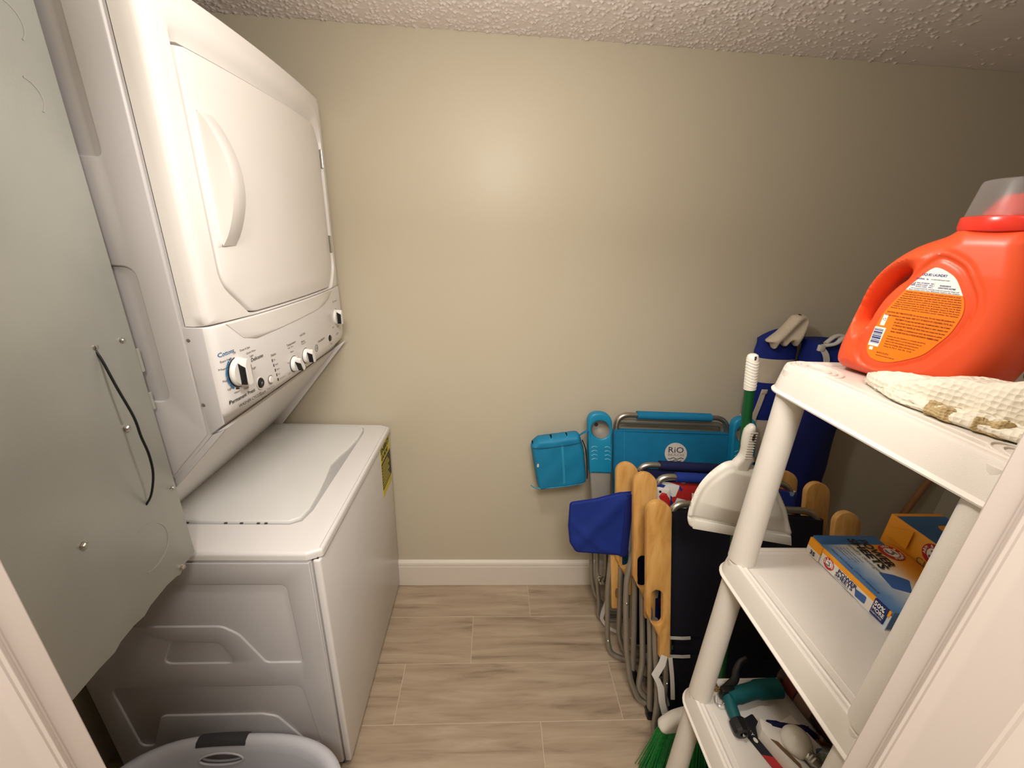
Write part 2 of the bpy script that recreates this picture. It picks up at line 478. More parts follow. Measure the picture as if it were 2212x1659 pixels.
# hallway shell
struct('wall_hall', box(NB(), XL - 0.1, XR + 0.1, -2.75, -2.65, 0, 2.45), WALLM)
struct('wall_hall_left', box(NB(), XL - 0.1, XL, -2.65, YF - 0.1, 0, 2.45), WALLM)
struct('wall_hall_right', box(NB(), XR, XR + 0.1, -2.65, YF - 0.1, 0, 2.45), WALLM)
struct('ceiling_hall', box(NB(), XL - 0.1, XR + 0.1, -2.75, YF - 0.1, 2.45, 2.5), CEILM)
# door frame: jambs with a raised stop strip and rounded arrises
def jamb(name, xs, sgn):
    bm = NB()
    prof = [(0.0, -1.200), (0.0, -1.2230), (0.005, -1.2260), (0.0065, -1.2310), (0.004, -1.2380), (0.002, -1.246), (0.002, -1.282), (-0.004, -1.289), (-0.016, -1.296), (-0.10, -1.300), (-0.10, -1.292), (-0.030, -1.290), (-0.030, -1.200)]
    # (offset into the opening, y)
    loops = [[Vector((xs + sgn * p[0], p[1], z)) for p in prof] for z in (0.0, 2.06)]
    loft(bm, loops)
    e = [e for e in bm.edges if abs(e.verts[0].co.z - e.verts[1].co.z) > 1]
    bmesh.ops.bevel(bm, geom=e, offset=0.0022, segments=2, affect='EDGES')
    return struct(name, bm, JAMBM)
jamb('trim_1', JX0, 1); jamb('trim_2', JX1, -1)
struct('trim_3', box(NB(), JX0 - 0.03, JX1 + 0.03, -1.318, YF, 2.03, 2.06, bev=0.002), TRIM)

# baseboard: flat board with a moulded cap
def baseboard(name, P0, P1, nrm):
    P0, P1, nrm = Vector(P0), Vector(P1), Vector(nrm)
    prof = [(0, 0), (0.014, 0), (0.014, 0.108), (0.0125, 0.112), (0.0125, 0.118), (0.014, 0.120), (0.012, 0.130), (0.008, 0.136), (0.004, 0.140), (0, 0.141)]
    loops = [[p + nrm * a + Z * b for a, b in prof] for p in (P0, P1)]
    return struct(name, loft(NB(), loops), TRIM, ang=20)
baseboard('baseboard_back', (XL, 0, 0), (XR, 0, 0), -Y)
baseboard('baseboard_right', (XR, 0, 0), (XR, YF, 0), -X)

# ceiling: slab plus the textured popcorn skin
ceil = struct('ceiling', box(NB(), XL - 0.1, XR + 0.1, YF - 0.1, 0.1, HC + 0.004, HC + 0.1), CEILM)
cx0, cx1, cy0, cy1, st = XL, XR, -0.75, -0.0005, 0.0029
nx, ny = int((cx1 - cx0) / st), int((cy1 - cy0) / st)
H = np.zeros((nx + 1, ny + 1), np.float32)
nb_ = 15000
bx = rng.uniform(0, nx, nb_); by = rng.uniform(0, ny, nb_); br = rng.uniform(0.6, 1.0, nb_); bh = rng.uniform(0.0012, 0.0058, nb_)
dens_ = np.where(bx * st + cx0 > 1.60, 0.05, np.where(bx * st + cx0 > 1.2, 0.45, 1.0)); keep = rng.random(nb_) < dens_
for x_, y_, r_, h_ in zip(bx[keep], by[keep], br[keep], bh[keep]):
    i0, i1 = max(0, int(x_) - 3), min(nx, int(x_) + 4); j0, j1 = max(0, int(y_) - 3), min(ny, int(y_) + 4)
    gi, gj = np.mgrid[i0:i1 + 1, j0:j1 + 1]
    H[i0:i1 + 1, j0:j1 + 1] = np.maximum(H[i0:i1 + 1, j0:j1 + 1], h_ * np.exp(-((gi - x_) ** 2 + (gj - y_) ** 2) / (2 * r_ * r_)))
gx, gy = np.mgrid[0:nx + 1, 0:ny + 1]
co = np.stack([cx0 + gx * (cx1 - cx0) / nx, cy0 + gy * (cy1 - cy0) / ny, HC - H], -1).reshape(-1, 3)
idx = (gx[:-1, :-1] * (ny + 1) + gy[:-1, :-1]).reshape(-1)
quads = np.stack([idx, idx + 1, idx + ny + 2, idx + ny + 1], -1)
me = bpy.data.meshes.new('popcorn_texture')
me.vertices.add(len(co)); me.vertices.foreach_set('co', co.astype(np.float32).ravel())
me.loops.add(quads.size); me.loops.foreach_set('vertex_index', quads.ravel().astype(np.int32))
me.polygons.add(len(quads)); me.polygons.foreach_set('loop_start', (np.arange(len(quads)) * 4).astype(np.int32))
me.update(calc_edges=True); me.validate()
me.polygons.foreach_set('use_smooth', [True] * len(me.polygons))
me.materials.append(CEILM)
pc = bpy.data.objects.new('popcorn_texture', me); COL.objects.link(pc); pc.parent = ceil; pc['kind'] = 'stuff'
me2 = put('ceiling_skin', box(NB(), XL, XR, YF - 0.1, cy0, HC, HC + 0.004), CEILM, ceil)

# ------------------------------------------------------------------ stacked washer and dryer
YN, YW = -0.698, -0.016
YC, HW = (YN + YW) / 2, (YW - YN) / 2
def bow(y, base=-0.139, amp=0.019):
    q = min(1.0, abs((y - YC) / HW)); x = base + amp * (1 - q * q)
    e = HW - abs(y - YC)
    if e < 0.016: x -= 0.016 - math.sqrt(max(0, 0.016 ** 2 - (0.016 - e) ** 2))
    return x
wd_ = thing('stacked_washer_dryer', 'white stacked washer and dryer unit with knob console, along left wall', 'washer dryer', (-0.35, YC, 0))

cab = [(-0.18, 1.918), (-0.18, 1.146), (-0.460, 0.836), (-0.66, 0.836), (-0.66, 1.918)]
bm = prism(NB(), cab, (0, YN, 0), X, Z, Y, YW - YN)
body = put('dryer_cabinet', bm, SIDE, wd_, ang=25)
def plate(pts, r, name, parent, m=SIDE, y=YN, h=0.0035):
    bm = prism(NB(), round_poly(pts, r, 5), (0, y + 0.001, 0), X, Z, -Y, h + 0.001, bev=0.0028, seg=3)
    return put(name, bm, m, parent, ang=60)
def side_skin(rect, pockets, parent, name='pressed_side_sheet'):
    bm = prism(NB(), rect, (0, YN + 0.0005, 0), X, Z, -Y, 0.0050, bev=0.0030, seg=3, holes=[round_poly(p, r, 6) for p, r in pockets])
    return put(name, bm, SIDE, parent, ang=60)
side_skin([(-0.186, 1.915), (-0.186, 1.150), (-0.462, 0.842), (-0.658, 0.842), (-0.658, 1.915)],
          [([(-0.46, 1.90), (-0.243, 1.90), (-0.243, 1.655), (-0.46, 1.655)], 0.012), ([(-0.46, 1.482), (-0.241, 1.482), (-0.241, 1.222), (-0.46, 1.222)], 0.022)], body)
# slanted stand between washer top and console: fascia, side strips
d = Vector((-0.455 + 0.172, 0, 0.838 - 1.160)); dl = d.length; d.normalize(); nn = Vector((d.z * -1, 0, d.x)) ; nn = Vector((0.75, 0, -0.66)).normalized()
bm = prism(NB(), [(YN + 0.012, 0.0), (YW - 0.012, 0.0), (YW - 0.012, dl), (YN + 0.012, dl)], Vector((-0.176, 0, 1.148)), Y, d, nn, 0.006, bev=0.002)
put('stand_fascia', bm, WHITE, wd_)
bm = prism(NB(), [(-0.128, 1.183), (-0.176, 1.150), (-0.462, 0.838), (-0.405, 0.838)], (0, YW - 0.006, 0), X, Z, -Y, 0.010, bev=0.001)
put('stand_side_strip', bm, WHITE, wd_)
bm = prism(NB(), [(-0.150, 1.160), (-0.178, 1.147), (-0.462, 0.838), (-0.446, 0.838)], (0, YN, 0), X, Z, Y, 0.010, bev=0.001)
put('stand_side_strip', bm, SIDE, wd_)
bm = box(NB(), -0.462, -0.452, YN + 0.01, YW - 0.01, 0.836, 0.846, bev=0.003)
put('stand_base_trim', bm, WHITE, wd_)

# moulded dryer front with a recessed door opening
def ang_loop(poly, angs, c):
    out = []; n = len(poly)
    for a in angs:
        dx, dy = math.cos(a), math.sin(a); best = None
        for i in range(n):
            x1, y1 = poly[i][0] - c[0], poly[i][1] - c[1]; x2, y2 = poly[(i + 1) % n][0] - c[0], poly[(i + 1) % n][1] - c[1]
            ex, ey = x2 - x1, y2 - y1; den = dx * ey - dy * ex
            if abs(den) < 1e-12: continue
            t = (x1 * ey - y1 * ex) / den; s = (x1 * dy - y1 * dx) / den
            if t > 0 and -1e-6 <= s <= 1 + 1e-6 and (best is None or t < best): best = t
        out.append((c[0] + dx * best, c[1] + dy * best))
    return out
cc = (YC, 1.64)
ZF0, ZF1 = 1.3755, 1.918
door_poly = [(-0.634, 1.838), (-0.095, 1.842), (-0.060, 1.795), (-0.060, 1.435), (-0.108, 1.380), (-0.560, 1.380), (-0.634, 1.452)]
def grow(poly, l, r, t, b):
    out = []
    for (y, z) in poly:
        fy = -l if y < YC else r; fz = t if z > 1.6 else -b
        out.append((y + fy, z + fz))
    return out
outer = [(YN, ZF1), (YW, ZF1), (YW, ZF0), (YN, ZF0)]
op_in = round_poly(grow(door_poly, 0.0045, 0.0045, 0.0045, 0.002), [0.02, 0.03, 0.03, 0.05, 0.03, 0.03, 0.06], 6)
op_out = round_poly(grow(door_poly, 0.014, 0.010, 0.036, 0.0035), [0.035, 0.04, 0.04, 0.05, 0.03, 0.03, 0.07], 6)
angs = sorted([2 * math.pi * k / 132 for k in range(132)] + [math.atan2(p[1] - cc[1], p[0] - cc[0]) % (2 * math.pi) for p in outer])
LO = ang_loop(outer, angs, cc); LI = ang_loop(op_in, angs, cc); LM = ang_loop(op_out, angs, cc)
def lerp(A, B, t): return [(a[0] + (b[0] - a[0]) * t, a[1] + (b[1] - a[1]) * t) for a, b in zip(A, B)]
def L3(lp, off): return [Vector((bow(p[0]) + off, p[0], p[1])) for p in lp]
loops = [[Vector((-0.181, p[0], p[1])) for p in LO]]
def clampz(lp, top): return [(p[0], min(p[1], top)) for p in lp]
loops.append([v - X * 0.010 for v in L3(LO, 0)])
for t, dz in ((0.03, 0.003), (0.08, 0.0005)): loops.append(L3(lerp(LO, LM, t), -dz))
for t in (0.2, 0.4, 0.6, 0.8, 1.0): loops.append(L3(lerp(LO, LM, t), 0))
loops.append(L3(lerp(LM, LI, 0.5), -0.008)); loops.append(L3(lerp(LM, LI, 0.93), -0.0145)); loops.append(L3(LI, -0.0155)); loops.append(L3(LI, -0.030))
frame = put('dryer_front', loft(NB(), loops), WHITE_PL, wd_, ang=40)

# door: bowed panel with rounded rim
dl_ = round_poly(door_poly, [0.018, 0.028, 0.028, 0.05, 0.03, 0.03, 0.06], 6)
DL = ang_loop(dl_, angs, cc)
loops = [L3(DL, -0.026), L3(DL, -0.008), L3(lerp(DL, [cc] * len(DL), 0.006), -0.0052), L3(lerp(DL, [cc] * len(DL), 0.016), -0.004)]
for t in (0.15, 0.3, 0.5, 0.7, 0.9, 0.995): loops.append(L3(lerp(DL, [cc] * len(DL), t), -0.004))
door = put('dryer_door', loft(NB(), loops), WHITE_PL, wd_, ang=40)
# D-shaped pull
hp = []
for k in range(15):
    t = k / 14; z = 1.747 - t * 0.228; hp.append((bow(-0.59) - 0.004 + 0.038 * math.sin(math.pi * t) ** 0.8 * (1 - 0.12 * (t - 0.5)) + 0.0015, z))
for k in range(12):
    t = 1 - (k + 1) / 13; hp.append((bow(-0.59) - 0.007 , 1.747 - t * 0.228))
bm = prism(NB(), hp, (0, -0.617, 0), X, Z, Y, 0.042, bev=0.0015, seg=1)
handle = put('door_handle', bm, WHITE_PL, door, ang=50)
bm = inflate(NB(), [(y - 0.0, z) for y, z in round_poly([(-0.634 + 0.004, 1.752), (-0.572, 1.752), (-0.572, 1.515), (-0.628, 1.515)], 0.006, 3)], (bow(-0.6) - 0.0062, 0, 0), Y, Z, X, 0.003, 0.004, step=0.008)
put('handle_surround', bm, WHITE_PL, door, ang=50)
for zc_ in (1.757, 1.512):
    bm = box(NB(), bow(-0.058) - 0.012, bow(-0.058) + 0.0015, -0.0600, -0.0545, zc_ - 0.025, zc_ + 0.025, bev=0.0008, seg=1)
    lathe(bm, [(0.003, -0.024), (0.003, 0.024)], (bow(-0.058) + 0.001, -0.0575, zc_), Z, 8)
    put('hinge', bm, CHROME, door)

# console: bowed lower fascia
ys = [YN + HW * 2 * (0.5 - 0.5 * math.cos(math.pi * k / 40)) for k in range(41)]
loops = []
for y in ys:
    b = bow(y) + 0.002
    loops.append([Vector(p) for p in ((-0.18, y, 1.374), (b - 0.006, y, 1.374), (b - 0.001, y, 1.3715), (b, y, 1.366), (b + 0.001, y, 1.30), (b, y, 1.215), (b - 0.003, y, 1.197), (b - 0.011, y, 1.186), (b - 0.022, y, 1.180), (-0.18, y, 1.148))])
console = put('control_console', loft(NB(), loops), WHITE, wd_, ang=30)
# raised chin under the door
ch = [(-0.655, 1.3725), (-0.115, 1.3725), (-0.16, 1.345), (-0.23, 1.335), (-0.58, 1.325), (-0.615, 1.335)]
chl = round_poly(ch, [0.0, 0.0, 0.03, 0.03, 0.03, 0.02], 5)
cc2 = (-0.385, 1.352); an2 = sorted([2 * math.pi * k / 90 for k in range(90)] + [math.atan2(p[1] - cc2[1], p[0] - cc2[0]) % (2 * math.pi) for p in ch[:2]])
CH = ang_loop(chl, an2, cc2)
def L4(lp, off): return [Vector((bow(p[0]) + off, p[0], p[1])) for p in lp]
loops = [L4(CH, 0.0), L4(CH, 0.0034), L4(lerp(CH, [cc2] * len(CH), 0.03), 0.0046)] + [L4(lerp(CH, [cc2] * len(CH), t), 0.0046) for t in (0.25, 0.5, 0.75, 0.99)]
put('console_chin', loft(NB(), loops), WHITE_PL, console, ang=50)
def scr(y, z, x=-0.19, parent=None, r=0.0045):
    bm = lathe(NB(), [(r, 0), (r, 0.0012), (r * 0.6, 0.0022), (0.0001, 0.0022)], (x, y, z), -Y, 12)
    return put('screw', bm, CHROME, parent)
scr(YN, 1.349, -0.180 - 0.0, console); scr(YN, 1.215, -0.181, console)
# the console's side cheek (near side) under the seam
bm = prism(NB(), [(-0.188, 1.373), (-0.150, 1.373), (-0.150, 1.172), (-0.180, 1.149)], (0, YN + 0.002, 0), X, Z, -Y, 0.0035, bev=0.001)
put('console_cheek', bm, SIDE, wd_)

def knob(y, z, r, ringed=True, barang=0.0, blue=False):
    x = bow(y) + 0.0032
    bm = NB(); ring(bm, (x - 0.0018, y, z), Y, Z, X, r * 0.86, r * 1.06, 0.0012, 32)
    k = put('control_knob', lathe(NB(), [(r * 0.98, -0.002), (r * 0.98, 0.003), (r * 0.9, 0.0065), (r * 0.86, 0.008), (0.0001, 0.0085)], (x, y, z), X, 32), WHITE_PL, wd_, ang=30)
    put('dial_ring', bm, BLACK, k)
    a = barang; U = Y * math.cos(a) + Z * math.sin(a); V = -Y * math.sin(a) + Z * math.cos(a)
    w = r * 0.30; h = r * 0.93
    bm = loft(NB(), [[Vector((x + dx, y, z)) + U * (u * w * s) + V * (v * h * s2) for u, v in ((-1, -0.8), (-0.6, -1), (0.6, -1), (1, -0.8), (1, 0.6), (0.35, 1), (-0.35, 1), (-1, 0.6))] for dx, s, s2 in ((0.006, 1.25, 1.0), (0.018, 1.05, 0.98), (0.0215, 0.9, 0.95))])
    put('knob_grip', bm, WHITE_PL, k, ang=40)
    for sg in (-1, 1):
        bm = prism(NB(), [(0.0068, -h * 0.86), (0.0195, -h * 0.86), (0.0205, h * 0.42), (0.0068, h * 0.74)], Vector((x, y, z)) + U * (sg * w * 1.02), X, V, U * sg, w * 0.26)
        put('grip_inlay', bm, BLACK, k)
    if ringed:
        bm = NB()
        for i in range(5):
            a0 = math.radians(100 + i * 27); ring(bm, (x - 0.0024, y, z), Y, Z, X, r * 1.09, r * 1.22, 0.0008, 5, a0, a0 + math.radians(24))
        put('blue_dial_marks', bm, INKT, k, kind='stuff')
        bm = NB()
        for a0, a1 in ((40, 78), (242, 262), (266, 288)): ring(bm, (x - 0.0024, y, z), Y, Z, X, r * 1.09, r * 1.2, 0.0008, 6, math.radians(a0), math.radians(a1))
        put('black_dial_marks', bm, BLACK, k, kind='stuff')
    return k
KZ = 1.271
knob(-0.648, KZ, 0.031, True, 0.0)
knob(-0.440, 1.2225, 0.0205, False, 0.45)
knob(-0.372, 1.2250, 0.0205, False, 0.2)
knob(-0.103, 1.281, 0.026, False, 0.0)
def ctext(name, items, m):
    bm = NB()
    for s, y, z, sz, sh in items: text_bm(bm, s, sz, (0, y, z), Y, Z, X, h=0.0, shear=sh, bold=sz * 0.012)
    for v in bm.verts: v.co.x = bow(v.co.y) + 0.0034
    return put(name, bm, m, console, smooth=False, kind='stuff')
ctext('blue_lettering', [('Cottons', -0.692, 1.314, 0.0125, 0.1)], INKT)
ctext('black_lettering', [
    ('Permanent Press', -0.690, 1.213, 0.0115, 0.1), ('WASHER CYCLES', -0.668, 1.197, 0.0095, 0.2), ('Delicates', -0.607, 1.279, 0.0115, 0.1),
    ('Start', -0.598, 1.196, 0.0105, 0.1)], INKK)
ctext('small_lettering', [
    ('Extra Heavy', -0.690, 1.302, 0.0062, 0), ('Heavy', -0.694, 1.287, 0.0062, 0), ('Normal', -0.692, 1.262, 0.0062, 0), ('Light', -0.687, 1.243, 0.0062, 0), ('Heavy', -0.672, 1.230, 0.0062, 0),
    ('Off', -0.655, 1.310, 0.0062, 0), ('Drain & Spin', -0.634, 1.310, 0.0062, 0), ('Quick Rinse', -0.617, 1.299, 0.0062, 0), ('Light', -0.608, 1.290, 0.0062, 0), ('Light', -0.607, 1.262, 0.0062, 0), ('Casual', -0.645, 1.228, 0.0062, 0),
    ('Pause', -0.595, 1.188, 0.0055, 0), ('Status', -0.536, 1.270, 0.0085, 0), ('On', -0.529, 1.258, 0.0055, 0), ('Wash', -0.526, 1.245, 0.0055, 0), ('Rinse', -0.523, 1.232, 0.0055, 0), ('Spin', -0.520, 1.219, 0.0055, 0), ('Lid Locked', -0.517, 1.206, 0.0055, 0),
    ('Deep Rinse', -0.572, 1.199, 0.0062, 0), ('Hold for Fabric', -0.572, 1.192, 0.005, 0), ('Softener', -0.570, 1.185, 0.005, 0),
    ('Temperature', -0.464, 1.275, 0.0085, 0), ('Wash - Rinse', -0.461, 1.268, 0.005, 0), ('Warm', -0.452, 1.255, 0.0062, 0), ('Hot', -0.473, 1.232, 0.0062, 0), ('Cold', -0.478, 1.205, 0.0062, 0),
    ('Load Size', -0.393, 1.284, 0.0085, 0), ('Medium', -0.389, 1.266, 0.0062, 0), ('Precise Fill', -0.389, 1.260, 0.0055, 0), ('Large', -0.393, 1.196, 0.0062, 0),
    ('SPACEMAKER', -0.283, 1.238, 0.0085, 0.1), ('Start', -0.186, 1.206, 0.0085, 0), ('Off', -0.118, 1.330, 0.0075, 0), ('More Dry', -0.098, 1.330, 0.0065, 0), ('Cottons', -0.102, 1.244, 0.0065, 0), ('Timed', -0.150, 1.252, 0.0065, 0), ('DRYER', -0.118, 1.222, 0.0075, 0.1)], INKG)
bm = NB()
for i, z in enumerate((1.260, 1.247, 1.234, 1.221, 1.208)): box(bm, bow(-0.533) + 0.002, bow(-0.533) + 0.0034, -0.5345 + i * 0.003, -0.5322 + i * 0.003, z - 0.0035, z + 0.0035)
put('status_lights', bm, BLACK, console, kind='stuff')
for (y, z, r, m) in ((-0.588, 1.2235, 0.0115, BLACK), (-0.186, 1.2285, 0.010, BLACK), (-0.551, 1.2185, 0.0085, WHITE_PL)):
    o = put('push_button', lathe(NB(), [(r, -0.002), (r, 0.002), (r * 0.85, 0.0035), (0.0001, 0.0035)], (bow(y) + 0.002, y, z), X, 22), m, console)
    bm = ring(NB(), (bow(y) + 0.002, y, z), Y, Z, X, r * 1.08, r * 1.25, 0.0012, 24)
    put('button_ring', bm, WHITE_PL if m is BLACK else INKG, console)
bm = ring(NB(), (bow(-0.299) + 0.0022, -0.299, 1.2265), Y, Z, X, 0.0085, 0.0105, 0.0007, 26)
text_bm(bm, 'GE', 0.0105, (bow(-0.299) + 0.0022, -0.299, 1.2230), Y, Z, X, h=0.0007, align='CENTER', shear=0.2)
put('round_emblem', bm, INKG, console, smooth=False)
text_bm(b_ := NB(), 'P', 0.008, (bow(-0.588) + 0.0057, -0.5905, 1.2205), Y, Z, X, h=0.0004); put('button_mark', b_, WHITE_PL, console, smooth=False)

# washer
bm = box(NB(), -0.66, -0.022, YN, YW, 0.025, 0.812, bev=0.003)
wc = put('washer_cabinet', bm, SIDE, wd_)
side_skin([(-0.658, 0.028), (-0.024, 0.028), (-0.024, 0.809), (-0.658, 0.809)],
          [([(-0.56, 0.742), (-0.088, 0.742), (-0.084, 0.470), (-0.179, 0.470), (-0.230, 0.574), (-0.268, 0.603), (-0.52, 0.603)], [0.02, 0.02, 0.01, 0.02, 0.06, 0.04, 0.02]),
           ([(-0.440, 0.470), (-0.402, 0.550), (-0.285, 0.546), (-0.256, 0.470)], 0.016),
           ([(-0.60, 0.380), (-0.10, 0.380), (-0.078, 0.130), (-0.115, 0.130), (-0.185, 0.250), (-0.225, 0.262), (-0.50, 0.262), (-0.55, 0.130), (-0.585, 0.130)], [0.03, 0.03, 0.01, 0.02, 0.03, 0.03, 0.03, 0.02, 0.02])], wc)
bm = box(NB(), -0.0195, 0.0, YN + 0.001, YW - 0.001, 0.022, 0.8125, bev=0.006, seg=3)
fp = put('washer_front_panel', bm, WHITE, wd_)
bm = NB()
outl = [(-0.50, YN - 0.004), (-0.03, YN - 0.004), (0.004, YN + 0.012), (0.006, YW - 0.014), (-0.03, YW + 0.002), (-0.50, YW + 0.002)]
prism(bm, round_poly(outl, [0, 0.01, 0.008, 0.008, 0.01, 0], 4), (0, 0, 0.8165), X, Y, Z, 0.0215, bev=0.009, seg=4)
top = put('washer_top', bm, WHITE, wd_, ang=50)
box(b_ := NB(), -0.50, -0.006, YN + 0.006, YW - 0.006, 0.808, 0.818); put('top_gasket', b_, DKGREY, wd_)
front_edge = [(-0.115, -0.598), (-0.092, -0.583), (-0.084, -0.545), (-0.088, -0.470), (-0.096, -0.400), (-0.108, -0.330), (-0.101, -0.270), (-0.089, -0.220), (-0.080, -0.150), (-0.080, -0.080), (-0.090, -0.055), (-0.115, -0.046)]
lidp = [(-0.445, -0.598)] + front_edge + [(-0.445, -0.046)]
# thin grey plate around the lid, the gap's shade put into its colour
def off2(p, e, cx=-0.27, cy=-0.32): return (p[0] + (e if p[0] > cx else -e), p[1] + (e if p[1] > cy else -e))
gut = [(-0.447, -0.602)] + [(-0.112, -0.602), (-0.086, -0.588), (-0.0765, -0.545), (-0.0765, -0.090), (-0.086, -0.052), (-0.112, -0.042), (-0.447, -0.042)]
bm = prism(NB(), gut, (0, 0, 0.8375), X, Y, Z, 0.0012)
put('lid_gap_shade', bm, mat('gutter_shadow_grey', (176, 174, 172), 0.5), top)
bm = prism(NB(), lidp, (0, 0, 0.8382), X, Y, Z, 0.0090, bev=0.0040, seg=3)
put('washer_lid', bm, LID, wd_, ang=50)
bm = NB()
for x in (-0.37, -0.275, -0.236, -0.194, -0.175): box(bm, x, x + 0.007, -0.6015, -0.5975, 0.838, 0.8415)
put('lid_bumpers', bm, DKGREY, top, kind='stuff')
for (x, y) in ((-0.03, YN + 0.03), (-0.03, YW - 0.03), (-0.62, YN + 0.03), (-0.62, YW - 0.03)):
    put('levelling_foot', lathe(NB(), [(0.022, 0), (0.024, 0.006), (0.012, 0.012), (0.012, 0.026)], (x, y, 0), Z, 16), BLACK, wd_)
# energy guide sticker on the front panel
bm = box(NB(), 0.0, 0.0008, -0.158, -0.030, 0.595, 0.805); en = put('energy_label', bm, YEL, fp)
bm = box(NB(), 0.0008, 0.0013, -0.158, -0.030, 0.628, 0.742); put('energy_label_band', bm, mat('band_brown', (52, 44, 24), 0.5), fp)
bm = NB(); text_bm(bm, 'ENERGY', 0.030, (0.0009, -0.154, 0.779), Y, Z, X, width=0.118, bold=0.0012); text_bm(bm, 'GUIDE', 0.024, (0.0009, -0.154, 0.753), Y, Z, X, width=0.09, bold=0.001)
put('energy_lettering', bm, INKK, fp, smooth=False, kind='stuff')
bm = NB()
for k in range(8): box(bm, 0.0013, 0.0018, -0.152, -0.152 + 0.10 * (1 - 0.3 * ((k * 7) % 5) / 5), 0.638 + k * 0.0125, 0.6415 + k * 0.0125)
put('energy_fine_print', bm, YEL, fp, smooth=False, kind='stuff')

# ------------------------------------------------------------------ galvanised cabinet in the near left corner
gx_ = -0.267
gv = thing('sheet_metal_cabinet', 'tall grey galvanized sheet metal cabinet with knockouts and a dangling black wire, at left', 'metal cabinet', (-0.5, -0.95, 0.81))
prof = [(-0.714, 0.855), (-0.75, 0.8515), (-0.764, 0.8385), (-0.775, 0.8435), (-0.80, 0.8465), (-0.845, 0.8415), (-0.862, 0.834), (-0.885, 0.8375), (-0.915, 0.8345), (-0.93, 0.827), (-0.96, 0.8285), (-1.196, 0.812), (-1.196, HC - 0.002), (-0.714, HC - 0.002)]
bm = prism(NB(), prof, (XL + 0.02, 0, 0), Y, Z, X, gx_ - XL - 0.02, bev=0.0015, seg=2)
gside = put('side_panel', bm, GALV, gv, ang=30)
for (y, z, r, a0, a1) in ((-0.766, 1.806, 0.024, -45, 75), (-0.770, 1.718, 0.024, -40, 78), (-0.812, 0.955, 0.048, -112, 100)):
    bm = ring(NB(), (gx_ - 0.0005, y, z), Y, Z, X, r - 0.0011, r + 0.0011, 0.0013, 26, math.radians(a0), math.radians(a1))
    put('knockout', bm, GALV, gside, ang=60)
for (y, z, r) in ((-0.738, 1.357, 0.0035), (-0.780, 1.202, 0.0055), (-0.913, 1.054, 0.0055), (-0.726, 1.036, 0.0035), (-0.757, 0.852, 0.0055)):
    bm = lathe(NB(), [(r * 1.3, 0), (r * 1.3, 0.001), (r, 0.0015), (r, 0.0045), (r * 0.7, 0.006), (0.0001, 0.006)], (gx_, y, z), X, 6 if r > 0.005 else 14)
    put('screw', bm, CHROME, gv, ang=20)
for za, zb in ((1.334, 1.288), (1.246, 1.210)):
    bm = box(NB(), gx_ - 0.001, gx_ + 0.0012, -0.7145, -0.7085, zb, za, bev=0.0006, seg=1)
    put('edge_tab', bm, GALV, gside)
wp = catmull([(gx_ - 0.004, -0.788, 1.357), (gx_ + 0.004, -0.788, 1.335), (-0.252, -0.789, 1.286), (-0.240, -0.788, 1.229), (-0.237, -0.789, 1.19), (-0.234, -0.788, 1.153), (-0.238, -0.787, 1.11), (-0.252, -0.788, 1.065), (gx_ - 0.001, -0.788, 1.040)], 5)
put('black_wire', tube(NB(), wp, 0.0021, 8), BLACK, gv)
put('wire_grommet', lathe(NB(), [(0.0045, 0), (0.0045, 0.002), (0.0025, 0.003), (0.0001, 0.003)], (gx_, -0.788, 1.357), X, 14), CHROME, gv)
# hanger rods that carry the cabinet from the ceiling are out of sight; rear flange on the wall
#put('wall_flange', box(NB(), XL, XL + 0.012, -1.19, -0.72, 0.79, 0.83, bev=0.001), GALV, gv)

# ------------------------------------------------------------------ laundry basket, bottom left
bk = thing('laundry_basket', 'light grey plastic laundry basket with oval hand hole, on the floor beside the washer', 'laundry basket', (-0.245, -0.968, 0))
def sup(a, b, z, n=2.9, N=160, cx=-0.245, cy=-0.966):
    out = []
    for k in range(N):
        t = 2 * math.pi * k / N; c, s = math.cos(t), math.sin(t)
        out.append(Vector((cx + a * math.copysign(abs(c) ** (2 / n), c), cy + b * math.copysign(abs(s) ** (2 / n), s), z)))
    return out
zr = 0.258
outer_p = [(0.235, 0.155, 0.002), (0.245, 0.163, 0.006), (0.262, 0.178, 0.09), (0.272, 0.187, 0.16), (0.276, 0.191, 0.185), (0.280, 0.1945, 0.21), (0.284, 0.198, 0.232), (0.300, 0.212, 0.238), (0.309, 0.220, 0.244), (0.312, 0.223, 0.252), (0.309, 0.220, 0.258), (0.300, 0.213, 0.262), (0.290, 0.203, 0.260), (0.283, 0.196, 0.250), (0.277, 0.190, 0.232), (0.273, 0.186, 0.21), (0.269, 0.183, 0.185), (0.265, 0.180, 0.16), (0.255, 0.171, 0.09), (0.238, 0.156, 0.010), (0.200, 0.12, 0.008)]
fine = []
for p, q in zip(outer_p[:-1], outer_p[1:]):
    m = 9 if (min(p[2], q[2]) > 0.17 and max(p[2], q[2]) < 0.2345) else 1
    for k in range(m): fine.append(tuple(a + (b - a) * k / m for a, b in zip(p, q)))
fine.append(outer_p[-1]); NR = 420
bm = NB(); R = [[bm.verts.new(p) for p in sup(a, b, z, N=NR)] for a, b, z in fine]
for i in range(len(R) - 1):
    for k in range(NR):
        A, B, C_, D = R[i][k], R[i][(k + 1) % NR], R[i + 1][(k + 1) % NR], R[i + 1][k]
        m_ = (A.co + B.co + C_.co + D.co) / 4
        if m_.y > -0.90 and 0.17 < m_.z < 0.2345 and ((m_.x + 0.2975) / 0.0545) ** 2 + ((m_.z - 0.2125) / 0.0185) ** 2 < 1: continue
        bm.faces.new((A, B, C_, D))
bm.faces.new(R[0]); bm.faces.new(R[-1])
bsk = put('basket_body', bm, BASK, bk, ang=50)
